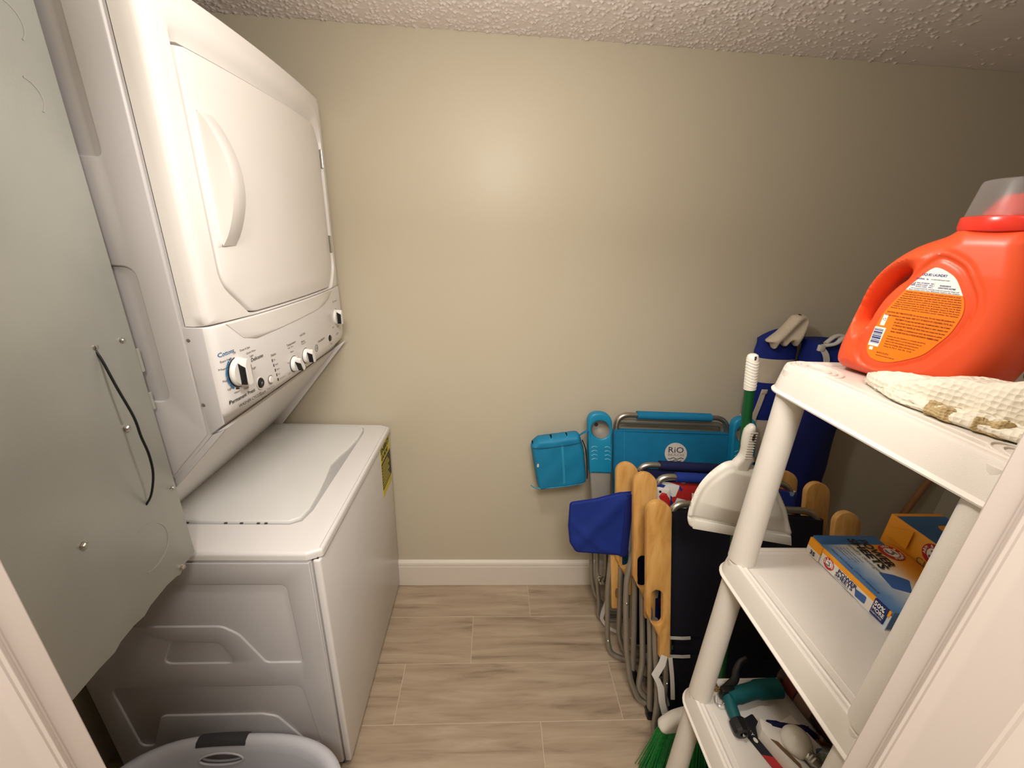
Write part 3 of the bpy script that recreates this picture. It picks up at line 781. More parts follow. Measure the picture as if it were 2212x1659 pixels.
for (a_, b_) in ((0.281, 0.1955), (0.2735, 0.1865)):
    P = []
    for k in range(40):
        t = 2 * math.pi * k / 40; x = -0.2975 + 0.055 * math.cos(t); z = 0.2125 + 0.019 * math.sin(t)
        aa = a_ + (z - 0.21) * 0.17; bb_ = b_ + (z - 0.21) * 0.17; u = (x + 0.245) / aa
        P.append((x, -0.966 + bb_ * (1 - abs(u) ** 2.9) ** (1 / 2.9), z))
    put('hand_hole_rim', tube(NB(), P, 0.0028, 8, closed=True), BASK, bk, ang=60)
# dark grip wrapped over the rim
gp = [(x, y, z) for x, y, z in ((0, 0.226, 0.246), (0, 0.2245, 0.2575), (0, 0.213, 0.2645), (0, 0.201, 0.2625), (0, 0.1945, 0.252))]
loops = []
for k in range(15):
    x = -0.360 + 0.125 * k / 14
    u = (x + 0.245) / 0.312; fy = (1 - abs(u) ** 2.9) ** (1 / 2.9)
    loops.append([Vector((x, -0.966 + p[1] * fy, p[2])) for p in gp] + [Vector((x, -0.966 + (p[1] - 0.0035 * (1 if i < 2 else -1 if i > 3 else 0)) * fy, p[2] - 0.0035)) for i, p in reversed(list(enumerate(gp)))])
put('hand_grip', loft(NB(), loops), DKGREY, bk, ang=50)

# ------------------------------------------------------------------ white resin shelving unit, right
SX0, SX1, SY0, SY1 = 0.906, 1.822, -1.188, -0.783
TZ = [0.098, 0.522, 0.945, 1.372]
sh = thing('plastic_shelving_unit', 'white resin four-tier shelving unit with round legs, at the right', 'shelf', ((SX0 + SX1) / 2, (SY0 + SY1) / 2, 0))
def rrect(x0, x1, y0, y1, r, z, seg=7):
    out = []
    for cx, cy, a in ((x1 - r, y1 - r, 0), (x0 + r, y1 - r, 90), (x0 + r, y0 + r, 180), (x1 - r, y0 + r, 270)):
        for k in range(seg + 1):
            t = math.radians(a + 90 * k / seg); out.append(Vector((cx + r * math.cos(t), cy + r * math.sin(t), z)))
    return out
def rr(ins, z, r=0.04): return rrect(SX0 + ins, SX1 - ins, SY0 + ins, SY1 - ins, max(0.004, r - ins), z)
for i, zt in enumerate(TZ):
    prof = [(0.10, zt - 0.006), (0.016, zt - 0.006), (0.0095, zt - 0.012), (0.003, zt - 0.049), (0.003, zt - 0.052), (-0.0015, zt - 0.052), (-0.0022, zt - 0.0495), (0.0, zt - 0.0470), (0.0022, zt - 0.0455),
            (0.0085, zt - 0.006), (0.0105, zt - 0.0015), (0.014, zt), (0.0165, zt), (0.0185, zt - 0.0018), (0.022, zt - 0.0018), (0.0245, zt + 0.0), (0.027, zt - 0.0006), (0.030, zt - 0.0025), (0.10, zt - 0.0025)]
    bm = loft(NB(), [rr(a, z, 0.045) for a, z in prof])
    t = put('shelf_tier', bm, SHELFM, sh, ang=28)
    # oval mouldings over the leg sockets and fine ribs along the deck
    if i == 3:
        for (cx, cy) in ((0.958, -0.838), (0.958, -1.14), (1.77, -0.838), (1.77, -1.14)):
            for r in (0.016, 0.024, 0.032):
                P = [(cx + r * 0.85 * math.cos(2 * math.pi * k / 28), cy + r * 1.35 * math.sin(2 * math.pi * k / 28), zt - 0.0015) for k in range(28)]
                put('socket_moulding', tube(NB(), P, 0.0016, 6, closed=True), SHELFM, t, ang=60)
    for (xa, xb) in ((0.985, 1.74),):
        for yy in (-0.812, -1.166):
            put('deck_rib', box(NB(), xa, xb, yy - 0.001, yy + 0.001, zt - 0.003, zt - 0.0012, bev=0.0005, seg=1), SHELFM, t)
    put('deck_rib', box(NB(), 0.948, 0.950, -1.10, -0.87, zt - 0.003, zt - 0.0012, bev=0.0005, seg=1), SHELFM, t)
LEGS = [(0.936, -0.826), (0.936, -1.136), (1.790, -0.826), (1.790, -1.136)]
for (x, y) in LEGS:
    for a, b in zip(TZ[:-1], TZ[1:]):
        bm = lathe(NB(), [(0.0240, 0), (0.0258, 0.0015), (0.0258, 0.02), (0.0250, 0.10), (0.0240, 0.25), (0.0236, b - a - 0.007)], (x, y, a - 0.0025), Z, 28)
        put('leg', bm, SHELFM, sh, ang=50)
    put('foot', lathe(NB(), [(0.022, 0), (0.024, 0.002), (0.022, 0.093)], (x, y, 0), Z, 20), SHELFM, sh)

# ------------------------------------------------------------------ detergent bottle on the top tier
BZ = TZ[3] - 0.0020
th = math.radians(-75); be = Vector((math.cos(th), math.sin(th), 0)); bn = Vector((math.sin(th), -math.cos(th), 0))   # bn points toward the closet doorway side
bn = Vector((-0.966, -0.259, 0))
BO = Vector((1.036, -0.826, BZ))
dt = thing('detergent_bottle', 'large orange liquid detergent bottle with clear cap and handle, on the top shelf', 'detergent bottle', (BO.x + 0.02, BO.y - 0.08, BZ))
body_o = [(0.012, 0.0), (0.150, 0.0), (0.168, 0.006), (0.176, 0.025), (0.184, 0.060), (0.190, 0.100), (0.190, 0.140), (0.184, 0.172), (0.176, 0.205), (0.172, 0.222), (0.160, 0.236), (0.150, 0.242), (0.092, 0.242), (0.080, 0.236), (0.066, 0.222),
          (0.050, 0.214), (0.034, 0.205), (0.017, 0.190), (0.001, 0.168), (-0.009, 0.141), (-0.014, 0.104), (-0.018, 0.075), (-0.021, 0.044), (-0.020, 0.020), (-0.012, 0.006)]
hole = [(0.007, 0.089), (0.004, 0.104), (0.007, 0.120), (0.014, 0.139), (0.023, 0.155), (0.033, 0.165), (0.041, 0.168), (0.040, 0.161), (0.031, 0.150), (0.020, 0.130), (0.014, 0.110), (0.011, 0.094)]
LABEL = [(0.093, 0.177), (0.107, 0.171), (0.117, 0.163), (0.129, 0.145), (0.134, 0.135), (0.137, 0.122), (0.136, 0.109), (0.132, 0.092), (0.124, 0.076), (0.115, 0.060), (0.102, 0.049), (0.081, 0.037), (0.063, 0.034), (0.050, 0.038), (0.043, 0.049), (0.042, 0.062), (0.046, 0.095), (0.051, 0.114), (0.065, 0.144), (0.074, 0.159), (0.085, 0.174)]
LABEL = [(x - 0.008, z) for x, z in LABEL]
lc = (0.082, 0.104)
panel = [(lc[0] + (x - lc[0]) * 1.26, lc[1] + (z - lc[1]) * 1.22) for x, z in LABEL]
panel_s = [(p.x, p.y) for p in catmull([(x, z, 0) for x, z in panel], 3, closed=True)]
def bottle_fn(x, z, d, tf, tb):
    p = np.array([[x, z]]); dd = float(seg_dist(p, panel_s)[0]); ins = inside((x, z), panel_s)
    sd = dd if ins else -dd
    if sd > -0.010:
        k = min(1.0, max(0.0, (sd + 0.010) / 0.012)); flat = 0.0485 + (0.0030 if sd < 0.004 else 0.0)
        ridge = 0.0022 * math.exp(-((sd + 0.002) / 0.0022) ** 2)
        tgt = min(tf, 0.0495)
        tf = tf * (1 - k) + tgt * k + ridge - 0.0018 * math.exp(-((sd - 0.004) / 0.0025) ** 2)
    if z < 0.012: tf = min(tf, 0.048 + z * 0.4); 
    # shoulders narrow to the neck
    if z > 0.17:
        k = min(1, (z - 0.17) / 0.062); tf *= 1 - 0.10 * k; tb *= 1 - 0.10 * k
    return tf, tb
body_o = [(p.x, p.y) for p in catmull([(x, z, 0) for x, z in body_o], 3, closed=True)]
hole = [(p.x, p.y) for p in catmull([(x, z, 0) for x, z in hole], 3, closed=True)]
bm = inflate(NB(), body_o, BO, be, Z, bn, 0.055, 0.036, holes=[hole], step=0.0026, fn=bottle_fn, power=0.5)
bbody = put('bottle_body', bm, ORANGE, dt, ang=60)
LS = [(p.x, p.y) for p in catmull([(x, z, 0) for x, z in LABEL], 4, closed=True)]
split = 0.144
up_ = [p for p in LS if p[1] >= split - 0.001]; 
def cut(poly, zc, above):
    out = []
    for i in range(len(poly)):
        a, b = poly[i], poly[(i + 1) % len(poly)]
        ia, ib = (a[1] >= zc) == above, (b[1] >= zc) == above
        if ia: out.append(a)
        if ia != ib:
            t = (zc - a[1]) / (b[1] - a[1]); out.append((a[0] + (b[0] - a[0]) * t, zc))
    return out
LO_ = BO + bn * 0.0497
put('orange_label', prism(NB(), cut(LS, split, False), LO_, be, Z, bn, 0.0008), LABORG, bbody)
put('white_label', prism(NB(), cut(LS, split, True), LO_, be, Z, bn, 0.0008), LABWH, bbody)
LT = LO_ + bn * 0.0008
def width_at(z, inset=0.004):
    xs = []
    for i in range(len(LS)):
        a, b = LS[i], LS[(i + 1) % len(LS)]
        if (a[1] - z) * (b[1] - z) < 0: xs.append(a[0] + (b[0] - a[0]) * (z - a[1]) / (b[1] - a[1]))
    return (min(xs) + inset, max(xs) - inset) if len(xs) >= 2 else None
def ltext(name, lines, m, par):
    bm = NB()
    for s, z, sz, x0, x1 in lines:
        w = width_at(z + sz * 0.3, 0.003)
        if w is None: continue
        a = w[0] if x0 is None else x0; b = w[1] if x1 is None else x1
        text_bm(bm, s, sz, LT + be * a + Z * z, be, Z, bn, h=0.0002, width=b - a, bold=sz * 0.03)
    return put(name, bm, m, par, smooth=False, kind='stuff')
ltext('blue_print', [('LIQUID LAUNDRY', 0.1655, 0.0048, 0.070, 0.098), ('ORIGINAL   he', 0.1600, 0.0032, 0.064, 0.079), ('64 LOADS WHEN FILLED TO BAR 1', 0.1605, 0.0018, 0.082, 0.103),
    ('SMALL OR MEDIUM    BAR 1', 0.1545, 0.0022, 0.067, 0.088), ('LARGE LOADS    BAR 3', 0.1520, 0.0022, 0.067, 0.088), ('HE FULL LOADS    BAR 5', 0.1495, 0.0022, 0.067, 0.087), ('INGREDIENTS', 0.1530, 0.0028, 0.094, 0.106), ('SURFACTANTS, ENZYMES', 0.1500, 0.0028, 0.093, 0.112),
    ('Use normal amount for everyday loads and more for heavy soil', 0.1470, 0.0018, None, None), ('Best results: pour into dispenser before the clothes', 0.1447, 0.0018, None, None)], INKN, bbody)
warn = ['CAUTION: MAY IRRITATE EYES. Do not get in eyes. Do not reuse this package for', 'dispensing beverages or other liquids. KEEP OUT OF REACH OF CHILDREN, POTS, ALL', 'TREATMENT: if in eyes rinse well with water. If swallowed drink a glass of water',
        'and call a doctor at once. Do not mix with bleach or other cleaners, ever', 'ATTENTION: PEUT IRRITER LES YEUX. Eviter tout contact avec les yeux', 'Ne pas reutiliser ce contenant pour servir des boissons ou autres', 'liquides. GARDER HORS DE LA PORTEE DES ENFANTS. PREMIERS SOINS']
body_t = ['Pretreat: pour a little on the stain, rub gently and wash as usual', 'Follow garment care instructions and measure with the cap supplied', 'Normal loads fill to bar one, large loads bar three, heavy bar five', 'Biodegradable surfactants. Safe for septic tanks and all machines',
          'Pretratar: vierta un poco sobre la mancha y frote con suavidad', 'Siga las instrucciones de cuidado de la prenda y mida con la tapa', 'Cargas normales hasta la linea uno, grandes hasta la linea tres', 'Utiliser la dose normale pour les charges de tous les jours', 'Rincer le bouchon dans la machine pour eviter les taches']
lines = []
for k, s in enumerate(body_t): lines.append((s, 0.1405 - k * 0.0031, 0.0021, None, None))
for k, s in enumerate(warn): lines.append((s, 0.1085 - k * 0.0046, 0.0030, 0.058 if k > 1 else None, None))
foot_t = ['Contents may vary. Questions or comments call toll free', 'Store tightly closed in a cool dry place away from sun', 'Made in USA with domestic and imported parts', 'Keep from freezing. Shake well before use', 'Net 2.72 L 92 FL OZ']
for k, s in enumerate(foot_t): lines.append((s, 0.0735 - k * 0.0040, 0.0022, 0.056, 0.104 - k * 0.003))
lines.append(('Net 92 FL OZ (2.72 L)', 0.0460, 0.0030, 0.050, 0.066)); lines.append(('Distributed by the maker, all rights kept', 0.0420, 0.0019, 0.050, 0.075))
ltext('brown_print', lines, INKB, bbody)
bm = box(NB(), 0, 1, 0, 1, 0, 1); bm.free()
bm = prism(NB(), [(0.036, 0.085), (0.051, 0.085), (0.049, 0.055), (0.035, 0.055)], LT, be, Z, bn, 0.0002); put('barcode_patch', bm, LABWH, bbody)
bm = prism(NB(), [(0.042, 0.105), (0.048, 0.105), (0.047, 0.088), (0.041, 0.088)], LT, be, Z, bn, 0.0002); put('recycling_patch', bm, LABWH, bbody)
bm = prism(NB(), [(0.038, 0.0535), (0.043, 0.0535), (0.043, 0.0485), (0.038, 0.0485)], LT, be, Z, bn, 0.0002); put('code_patch', bm, LABWH, bbody)
bm = NB(); z = 0.0825
for w in (0.0006, 0.0012, 0.0005, 0.0022, 0.0008, 0.0005, 0.0016, 0.0026, 0.0006, 0.0010, 0.0020, 0.0005):
    prism(bm, [(0.0365, z), (0.0485, z), (0.0485, z - w), (0.0365, z - w)], LT + bn * 0.0002, be, Z, bn, 0.0002); z -= w + 0.0008
put('barcode', bm, INKN, bbody, kind='stuff')
bm = NB()
for k in range(3): ring(bm, LT + be * 0.0447 + Z * 0.0975, be, Z, bn, 0.0014, 0.0021, 0.0003, 6, math.radians(k * 120 + 10), math.radians(k * 120 + 100))
put('recycling_mark', bm, INKN, bbody, kind='stuff')
bm = NB()
for k in range(4): prism(bm, [(0.0615 + k * 0.0012, 0.1505), (0.0622 + k * 0.0012, 0.1505), (0.0622 + k * 0.0012, 0.1525 + k * 0.0012), (0.0615 + k * 0.0012, 0.1525 + k * 0.0012)], LT, be, Z, bn, 0.0002)
put('dose_chart', bm, INKN, bbody, kind='stuff')
# neck collar, spout, translucent cap
nc = BO + be * 0.121
def nl(h): return nc + Z * h
put('neck_collar', lathe(NB(), [(0.040, 0.222), (0.0520, 0.226), (0.0535, 0.230), (0.0535, 0.2405), (0.0525, 0.2425), (0.049, 0.243), (0.040, 0.243)], nc, Z, 48), REDP, dt, ang=30)
put('pour_spout', lathe(NB(), [(0.030, 0.240), (0.034, 0.243), (0.033, 0.250), (0.024, 0.266), (0.021, 0.270), (0.018, 0.270), (0.018, 0.245)], nc, Z, 32), REDP, dt, ang=30)
put('cap', lathe(NB(), [(0.0505, 0.2432), (0.0500, 0.248), (0.0462, 0.282), (0.0450, 0.2855), (0.0430, 0.2865), (0.0001, 0.2865), (0.0001, 0.2850), (0.0425, 0.2850), (0.0447, 0.281), (0.0485, 0.248), (0.0490, 0.2432), (0.0505, 0.2432)], nc, Z, 48, caps=False), CLEARP, dt, ang=40)

# towel, crumpled in front of the bottle
tw = thing('folded_towel', 'crumpled white waffle towel with a tan stripe, in front of the orange bottle', 'towel', (1.05, -1.09, BZ))
def towel_part(name, path, ws, hs, m, seed, parent):
    P = catmull([(p[0], p[1], 0) for p in path], 10); n = len(P)
    W = np.interp(np.linspace(0, 1, n), np.linspace(0, 1, len(ws)), ws); Hh = np.interp(np.linspace(0, 1, n), np.linspace(0, 1, len(hs)), hs)
    r_ = np.random.default_rng(seed); ph = r_.uniform(0, 6, 8); loops = []
    for i, p in enumerate(P):
        a = P[max(i - 1, 0)]; b = P[min(i + 1, n - 1)]; d = (b - a).normalized(); s = Vector((d.y, -d.x, 0)); lp = []
        for k in range(40):
            t = 2 * math.pi * k / 40; c, q = math.cos(t), math.sin(t)
            w = W[i] * math.copysign(abs(c) ** 0.8, c); h = Hh[i] * (0.5 + 0.5 * math.copysign(abs(q) ** 0.8, q))
            wav = 0.0022 * math.sin(i * 0.55 + ph[0] + 2 * c) + 0.0016 * math.sin(i * 0.23 + ph[1] + 5 * c) + 0.0011 * math.sin(i * 2.2) * math.sin(k * 1.5)
            h = h + (wav if q > 0.1 else 0); w = w + wav * 0.8
            lp.append(Vector((p.x, p.y, BZ + 0.0006)) + s * w + Z * max(h, 0))
        loops.append(lp)
    return put(name, loft(NB(), loops), m, parent, ang=80)
towel_part('towel_fold', [(0.985, -0.905), (0.978, -0.96), (0.990, -1.02), (1.010, -1.075), (1.05, -1.105), (1.15, -1.108), (1.30, -1.105)], [0.008, 0.018, 0.024, 0.028, 0.038, 0.040, 0.034], [0.018, 0.033, 0.050, 0.066, 0.074, 0.070, 0.062], TOWEL, 1, tw)
towel_part('towel_fold', [(0.972, -0.935), (0.965, -0.99), (0.972, -1.05), (0.990, -1.10), (1.03, -1.128), (1.12, -1.135)], [0.005, 0.014, 0.016, 0.018, 0.014, 0.010], [0.010, 0.016, 0.018, 0.020, 0.018, 0.014], TOWEL, 2, tw)
towel_part('tan_stripe', [(0.958, -1.022), (0.961, -1.040), (0.966, -1.056)], [0.0075, 0.0085, 0.0075], [0.0165, 0.0185, 0.0175], TOWELB, 3, tw)
towel_part('tan_stripe', [(0.968, -1.066), (0.974, -1.080), (0.982, -1.092)], [0.0075, 0.0085, 0.0075], [0.0175, 0.0195, 0.0185], TOWELB, 4, tw)

# two packages standing at the back of the top tier, right of the bottle
pk = thing('beige_package', 'beige rough wrapped package standing behind the orange bottle on the top shelf', 'package', (1.38, -0.90, BZ))
bm = box(NB(), 1.30, 1.44, -0.955, -0.86, BZ, BZ + 0.135, bev=0.008, seg=3)
put('package_body', bm, mat('burlap_beige', (150, 134, 104), 0.9, noise=0.25, nscale=60, bump=1.0, bscale=300), pk)
put('package_seam', box(NB(), 1.298, 1.3015, -0.915, -0.900, BZ + 0.004, BZ + 0.13, bev=0.0008, seg=1), mat('seam_tan', (120, 104, 78), 0.9), pk)
pb = thing('navy_carton', 'dark navy carton at the right end of the top shelf, behind the towel', 'carton', (1.34, -1.02, BZ))
bm = box(NB(), 1.285, 1.44, -1.060, -0.968, BZ, BZ + 0.150, bev=0.002)
put('carton_body', bm, mat('carton_dark_navy', (8, 14, 72), 0.45, noise=0.1), pb)
bm = NB(); text_bm(bm, 'OXI', 0.018, (1.2848, -0.985, BZ + 0.065), -Y, Z, -X, bold=0.0004); text_bm(bm, 'STAIN REMOVER', 0.009, (1.2848, -0.978, BZ + 0.045), -Y, Z, -X)
put('carton_lettering', bm, mat('pale_ink', (120, 124, 160), 0.5), pb, smooth=False)

# ------------------------------------------------------------------ laundry sheet cartons on the middle tier
MZ = TZ[2] - 0.0022
c1 = thing('laundry_sheets_box', 'torn flat carton of laundry sheets lettered POWER SHEETS, lying on the middle shelf', 'box', (1.17, -0.90, MZ))
bx0, bx1, by0, by1, bh1 = 1.098, 1.262, -0.990, -0.802, 0.040
bm = NB()
# lower tray with a torn, wavy front lip
n = 26; loops = []
for k in range(n + 1):
    y = by1 + (by0 - by1) * k / n; wv = 0.0045 * math.sin(k * 0.9) * (0.3 if k < 8 else 1); lip = 0.030 + (0.006 * math.sin(k * 0.7 + 1) if k > 12 else 0)
    x = bx0 + 0.003 + wv * 0.4 - (0.002 if k > 16 else 0)
    loops.append([Vector((x, y, MZ)), Vector((x + 0.001 , y, MZ + lip)), Vector((x + 0.0025, y, MZ + lip)), Vector((x + 0.0022, y, MZ + 0.0015)), Vector((bx1, y, MZ + 0.0015)), Vector((bx1, y, MZ))])
put('carton_tray', loft(NB(), loops), BOXW, c1, ang=30)
def ramp_mat(name, axis, p0, p1, cols, w2=0.0, ax2=1):
    m = bpy.data.materials.new(name); m.use_nodes = True; nt = m.node_tree; L = nt.links.new; b = nt.nodes['Principled BSDF']
    tc = nt.nodes.new('ShaderNodeTexCoord'); sx = nt.nodes.new('ShaderNodeSeparateXYZ'); L(tc.outputs['Object'], sx.inputs[0])
    nn = nt.nodes.new('ShaderNodeTexNoise'); nn.inputs['Scale'].default_value = 22; L(tc.outputs['Object'], nn.inputs['Vector'])
    a1 = nt.nodes.new('ShaderNodeMath'); a1.operation = 'MULTIPLY_ADD'; L(sx.outputs[ax2], a1.inputs[0]); a1.inputs[1].default_value = w2; L(sx.outputs[axis], a1.inputs[2])
    a2 = nt.nodes.new('ShaderNodeMath'); a2.operation = 'MULTIPLY_ADD'; L(nn.outputs['Fac'], a2.inputs[0]); a2.inputs[1].default_value = (p1 - p0) * 0.22; L(a1.outputs[0], a2.inputs[2])
    mr = nt.nodes.new('ShaderNodeMapRange'); mr.inputs[1].default_value = p0; mr.inputs[2].default_value = p1; L(a2.outputs[0], mr.inputs[0])
    r = nt.nodes.new('ShaderNodeValToRGB'); e = r.color_ramp.elements; e[0].color = srgb(cols[0]); e[1].color = srgb(cols[-1])
    for i in range(1, len(cols) - 1): q = e.new(i / (len(cols) - 1)); q.color = srgb(cols[i])
    L(mr.outputs[0], r.inputs['Fac']); L(r.outputs['Color'], b.inputs['Base Color']); b.inputs['Roughness'].default_value = 0.5
    return m
TOPP = ramp_mat('sheets_top_print', 0, -0.070, 0.105, [(46, 92, 152), (96, 132, 172), (186, 190, 196), (226, 214, 188), (240, 160, 50), (236, 148, 30)], w2=0.12)
FRNP = ramp_mat('sheets_front_print', 2, 0.002, 0.040, [(150, 178, 208), (214, 222, 230), (232, 230, 224), (244, 200, 120), (244, 166, 40)])
C2F = ramp_mat('carton_front_print', 1, -0.110, 0.04, [(228, 224, 214), (226, 214, 190), (240, 170, 60), (240, 158, 30)], w2=-0.3, ax2=2)
put('carton_top', box(NB(), bx0 + 0.002, bx1, by0, by1 - 0.024, MZ + 0.002, MZ + bh1, bev=0.0012), TOPP, c1)
# raised end flap at the far left
bm = NB(); loft(bm, [[Vector(p) for p in ((bx0 + 0.004, by1 + 0.002, MZ + 0.003), (bx0 + 0.004, by1 - 0.026, MZ + 0.003), (bx0 + 0.004, by1 - 0.027, MZ + bh1 - 0.004), (bx0 + 0.004, by1 + 0.001, MZ + bh1 + 0.002))],
                     [Vector(p) for p in ((bx1 - 0.02, by1 + 0.002, MZ + 0.003), (bx1 - 0.02, by1 - 0.023, MZ + 0.003), (bx1 - 0.02, by1 - 0.0235, MZ + bh1), (bx1 - 0.02, by1 + 0.001, MZ + bh1))]])
put('end_flap', bm, BOXB, c1)
put('end_panel', box(NB(), bx0 - 0.0012, bx0 + 0.0042, by1 - 0.033, by1 + 0.001, MZ + 0.018, MZ + bh1 - 0.002, bev=0.0004, seg=1), BOXO, c1)
put('end_panel', box(NB(), bx0 - 0.0012, bx0 + 0.0042, by1 - 0.033, by1 + 0.001, MZ + 0.001, MZ + 0.018, bev=0.0004, seg=1), PAPER, c1)
# front band: orange upper stripe, white lower, navy corner block
put('front_band', box(NB(), bx0 - 0.0005, bx0 + 0.0022, by0 + 0.002, by1 - 0.034, MZ + 0.026, MZ + bh1 - 0.001, bev=0.0003, seg=1), BOXO, c1)
put('front_band', box(NB(), bx0 - 0.0012, bx0 + 0.0018, by0 + 0.030, by1 - 0.036, MZ + 0.004, MZ + 0.029, bev=0.0003, seg=1), PAPER, c1)
put('navy_corner', box(NB(), bx0 - 0.0018, bx0 + 0.0016, by0 + 0.006, by0 + 0.032, MZ + 0.006, MZ + 0.0395, bev=0.0003, seg=1), BOXD, c1)
put('sheet_picture', prism(NB(), round_poly([(1.156, -0.900), (1.180, -0.908), (1.199, -0.921), (1.174, -0.950), (1.148, -0.938)], 0.004, 3), (0, 0, MZ + bh1 + 0.0002), X, Y, Z, 0.0005), mat('sheet_blue', (52, 92, 152), 0.5), c1)
put('sheet_picture', prism(NB(), round_poly([(-0.922, 0.022), (-0.945, 0.026), (-0.946, 0.010), (-0.926, 0.008)], 0.003, 3), (bx0 - 0.0012, 0, MZ), Y, Z, -X, 0.0005), mat('sheet_blue', (52, 92, 152), 0.5), c1)
zt_ = MZ + bh1 + 0.0008
bm = NB(); text_bm(bm, 'POWER', 0.025, (1.188, -0.815, zt_ + 0.0018), -Y, X, Z, bold=0.0009, h=0.0004, width=0.075); text_bm(bm, 'SHEETS', 0.025, (1.167, -0.812, zt_ + 0.0018), -Y, X, Z, bold=0.0009, h=0.0004, width=0.083)
put('top_lettering', bm, INKK, c1, smooth=False, kind='stuff')
bm = NB(); text_bm(bm, 'laundry detergent', 0.012, (1.156, -0.822, zt_), -Y, X, Z, h=0.0006)
for k in range(4): text_bm(bm, ('one sheet cleans', 'no plastic waste', 'no mess to pour', 'premeasured')[k], 0.0062, (1.145 - k * 0.007, -0.836, zt_), -Y, X, Z, h=0.0004)
put('top_small_lettering', bm, INKG, c1, smooth=False, kind='stuff')
bm = NB(); text_bm(bm, 'POWER', 0.0125, (bx0 - 0.0014, -0.881, MZ + 0.0205), -Y, Z, -X, bold=0.0003); text_bm(bm, 'SHEETS', 0.0125, (bx0 - 0.0014, -0.878, MZ + 0.0110), -Y, Z, -X, bold=0.0003); text_bm(bm, 'laundry detergent', 0.0045, (bx0 - 0.0014, -0.878, MZ + 0.0068), -Y, Z, -X)
put('front_lettering', bm, BOXD, c1, smooth=False, kind='stuff')
bm = NB(); text_bm(bm, 'FRESH NATURAL CITRUS ESSENCE', 0.006, (1.108, -0.84, zt_), -Y, X, Z, h=0.0004, width=0.11); put('top_blue_lettering', bm, INKN, c1, smooth=False, kind='stuff')
bm = NB(); text_bm(bm, '50%', 0.0135, (bx0 - 0.0022, -0.9600, MZ + 0.0275), -Y, Z, -X, bold=0.0003, width=0.020); text_bm(bm, 'MORE', 0.0115, (bx0 - 0.0022, -0.9600, MZ + 0.0170), -Y, Z, -X, bold=0.0003, width=0.022); text_bm(bm, 'SHEETS FREE', 0.0045, (bx0 - 0.0022, -0.9600, MZ + 0.011), -Y, Z, -X, width=0.021)
put('corner_lettering', bm, LABWH, c1, smooth=False, kind='stuff')
bm = NB(); text_bm(bm, '35', 0.013, (bx0 - 0.0014, -0.812, MZ + 0.005), -Y, Z, -X, bold=0.0005); put('count_lettering', bm, INKK, c1, smooth=False, kind='stuff')
def emblem(parent, c, U, V, N, r, txt='ARM  HAMMER'):
    """Red ring badge with lettering round it and a raised forearm with hammer in the middle."""
    o = put('badge_disc', prism(NB(), circle(0, 0, r * 0.98, 28), c, U, V, N, 0.0004), LABWH, parent)
    bm = NB(); ring(bm, Vector(c) + Vector(N) * 0.0004, U, V, N, r * 0.60, r, 0.0003, 32); put('badge_ring', bm, REDI, parent)
    bm = NB(); c = Vector(c) + Vector(N) * 0.0008; U = Vector(U); V = Vector(V)
    s = 'ARM & HAMMER'
    for i, chh in enumerate(s):
        a = math.radians(200 - i * 220 / (len(s) - 1)); dd = U * math.cos(a) + V * math.sin(a); tt = U * math.sin(a) - V * math.cos(a)
        if chh != ' ': text_bm(bm, chh, r * 0.36, c + dd * r * 0.66 , tt, dd, N, h=0.0002, align='CENTER', bold=0.0002)
    put('badge_lettering', bm, LABWH, parent, smooth=False, kind='stuff')
    bm = NB(); N = Vector(N)
    tube(bm, [c + U * x + V * y for x, y in ((-r * 0.35, -r * 0.30), (0.0, -r * 0.38), (r * 0.25, -r * 0.2), (r * 0.12, r * 0.1), (-r * 0.02, r * 0.2))], [r * 0.12, r * 0.15, r * 0.14, r * 0.1, r * 0.1], 6, ry=0.0003, up=N)
    tube(bm, [c + U * (-r * 0.30) + V * (r * 0.22), c + U * (r * 0.25) + V * (r * 0.36)], r * 0.08, 6, ry=0.0003, up=N)
    put('badge_arm_mark', bm, INKG, parent, smooth=False, kind='stuff')
emblem(c1, (1.232, -0.850, MZ + bh1 + 0.0006), -Y, X, Z, 0.0215)
emblem(c1, (bx0 - 0.0015, -0.859, MZ + 0.0200), -Y, Z, -X, 0.0125)

c2 = thing('dryer_sheets_box', 'orange and blue carton standing behind the POWER SHEETS box on the middle shelf', 'box', (1.33, -0.88, MZ))
bm = box(NB(), 1.272, 1.385, -0.985, -0.790, MZ, MZ + 0.092, bev=0.0012); put('carton_body', bm, C2F, c2)
put('carton_top_print', prism(NB(), round_poly([(1.274, -0.80), (1.384, -0.80), (1.384, -0.98), (1.274, -0.98)], 0.001, 2), (0, 0, MZ + 0.092), X, Y, Z, 0.0005), BOXB, c2)
put('carton_top_patch', prism(NB(), round_poly([(1.330, -0.83), (1.384, -0.83), (1.384, -0.90), (1.320, -0.885)], 0.012, 4), (0, 0, MZ + 0.0925), X, Y, Z, 0.0004), BOXO, c2)
bm = NB(); text_bm(bm, 'Clean Burst', 0.020, (1.2713, -0.864, MZ + 0.034), -Y, Z, -X, h=0.0003); put('front_lettering', bm, INKG, c2, smooth=False, kind='stuff')
bm = NB(); text_bm(bm, 'fresh scent', 0.008, (1.2713, -0.866, MZ + 0.024), -Y, Z, -X, h=0.0003); put('front_lettering', bm, INKG, c2, smooth=False, kind='stuff')
emblem(c2, (1.2715, -0.888, MZ + 0.070), -Y, Z, -X, 0.0215)
put('inner_flap', prism(NB(), [(-0.80, 0.0), (-0.80, 0.02), (-0.845, 0.045), (-0.845, 0.0)], (1.268, 0, MZ + 0.045), Y, Z, -X, 0.0012), BOXO, c2)

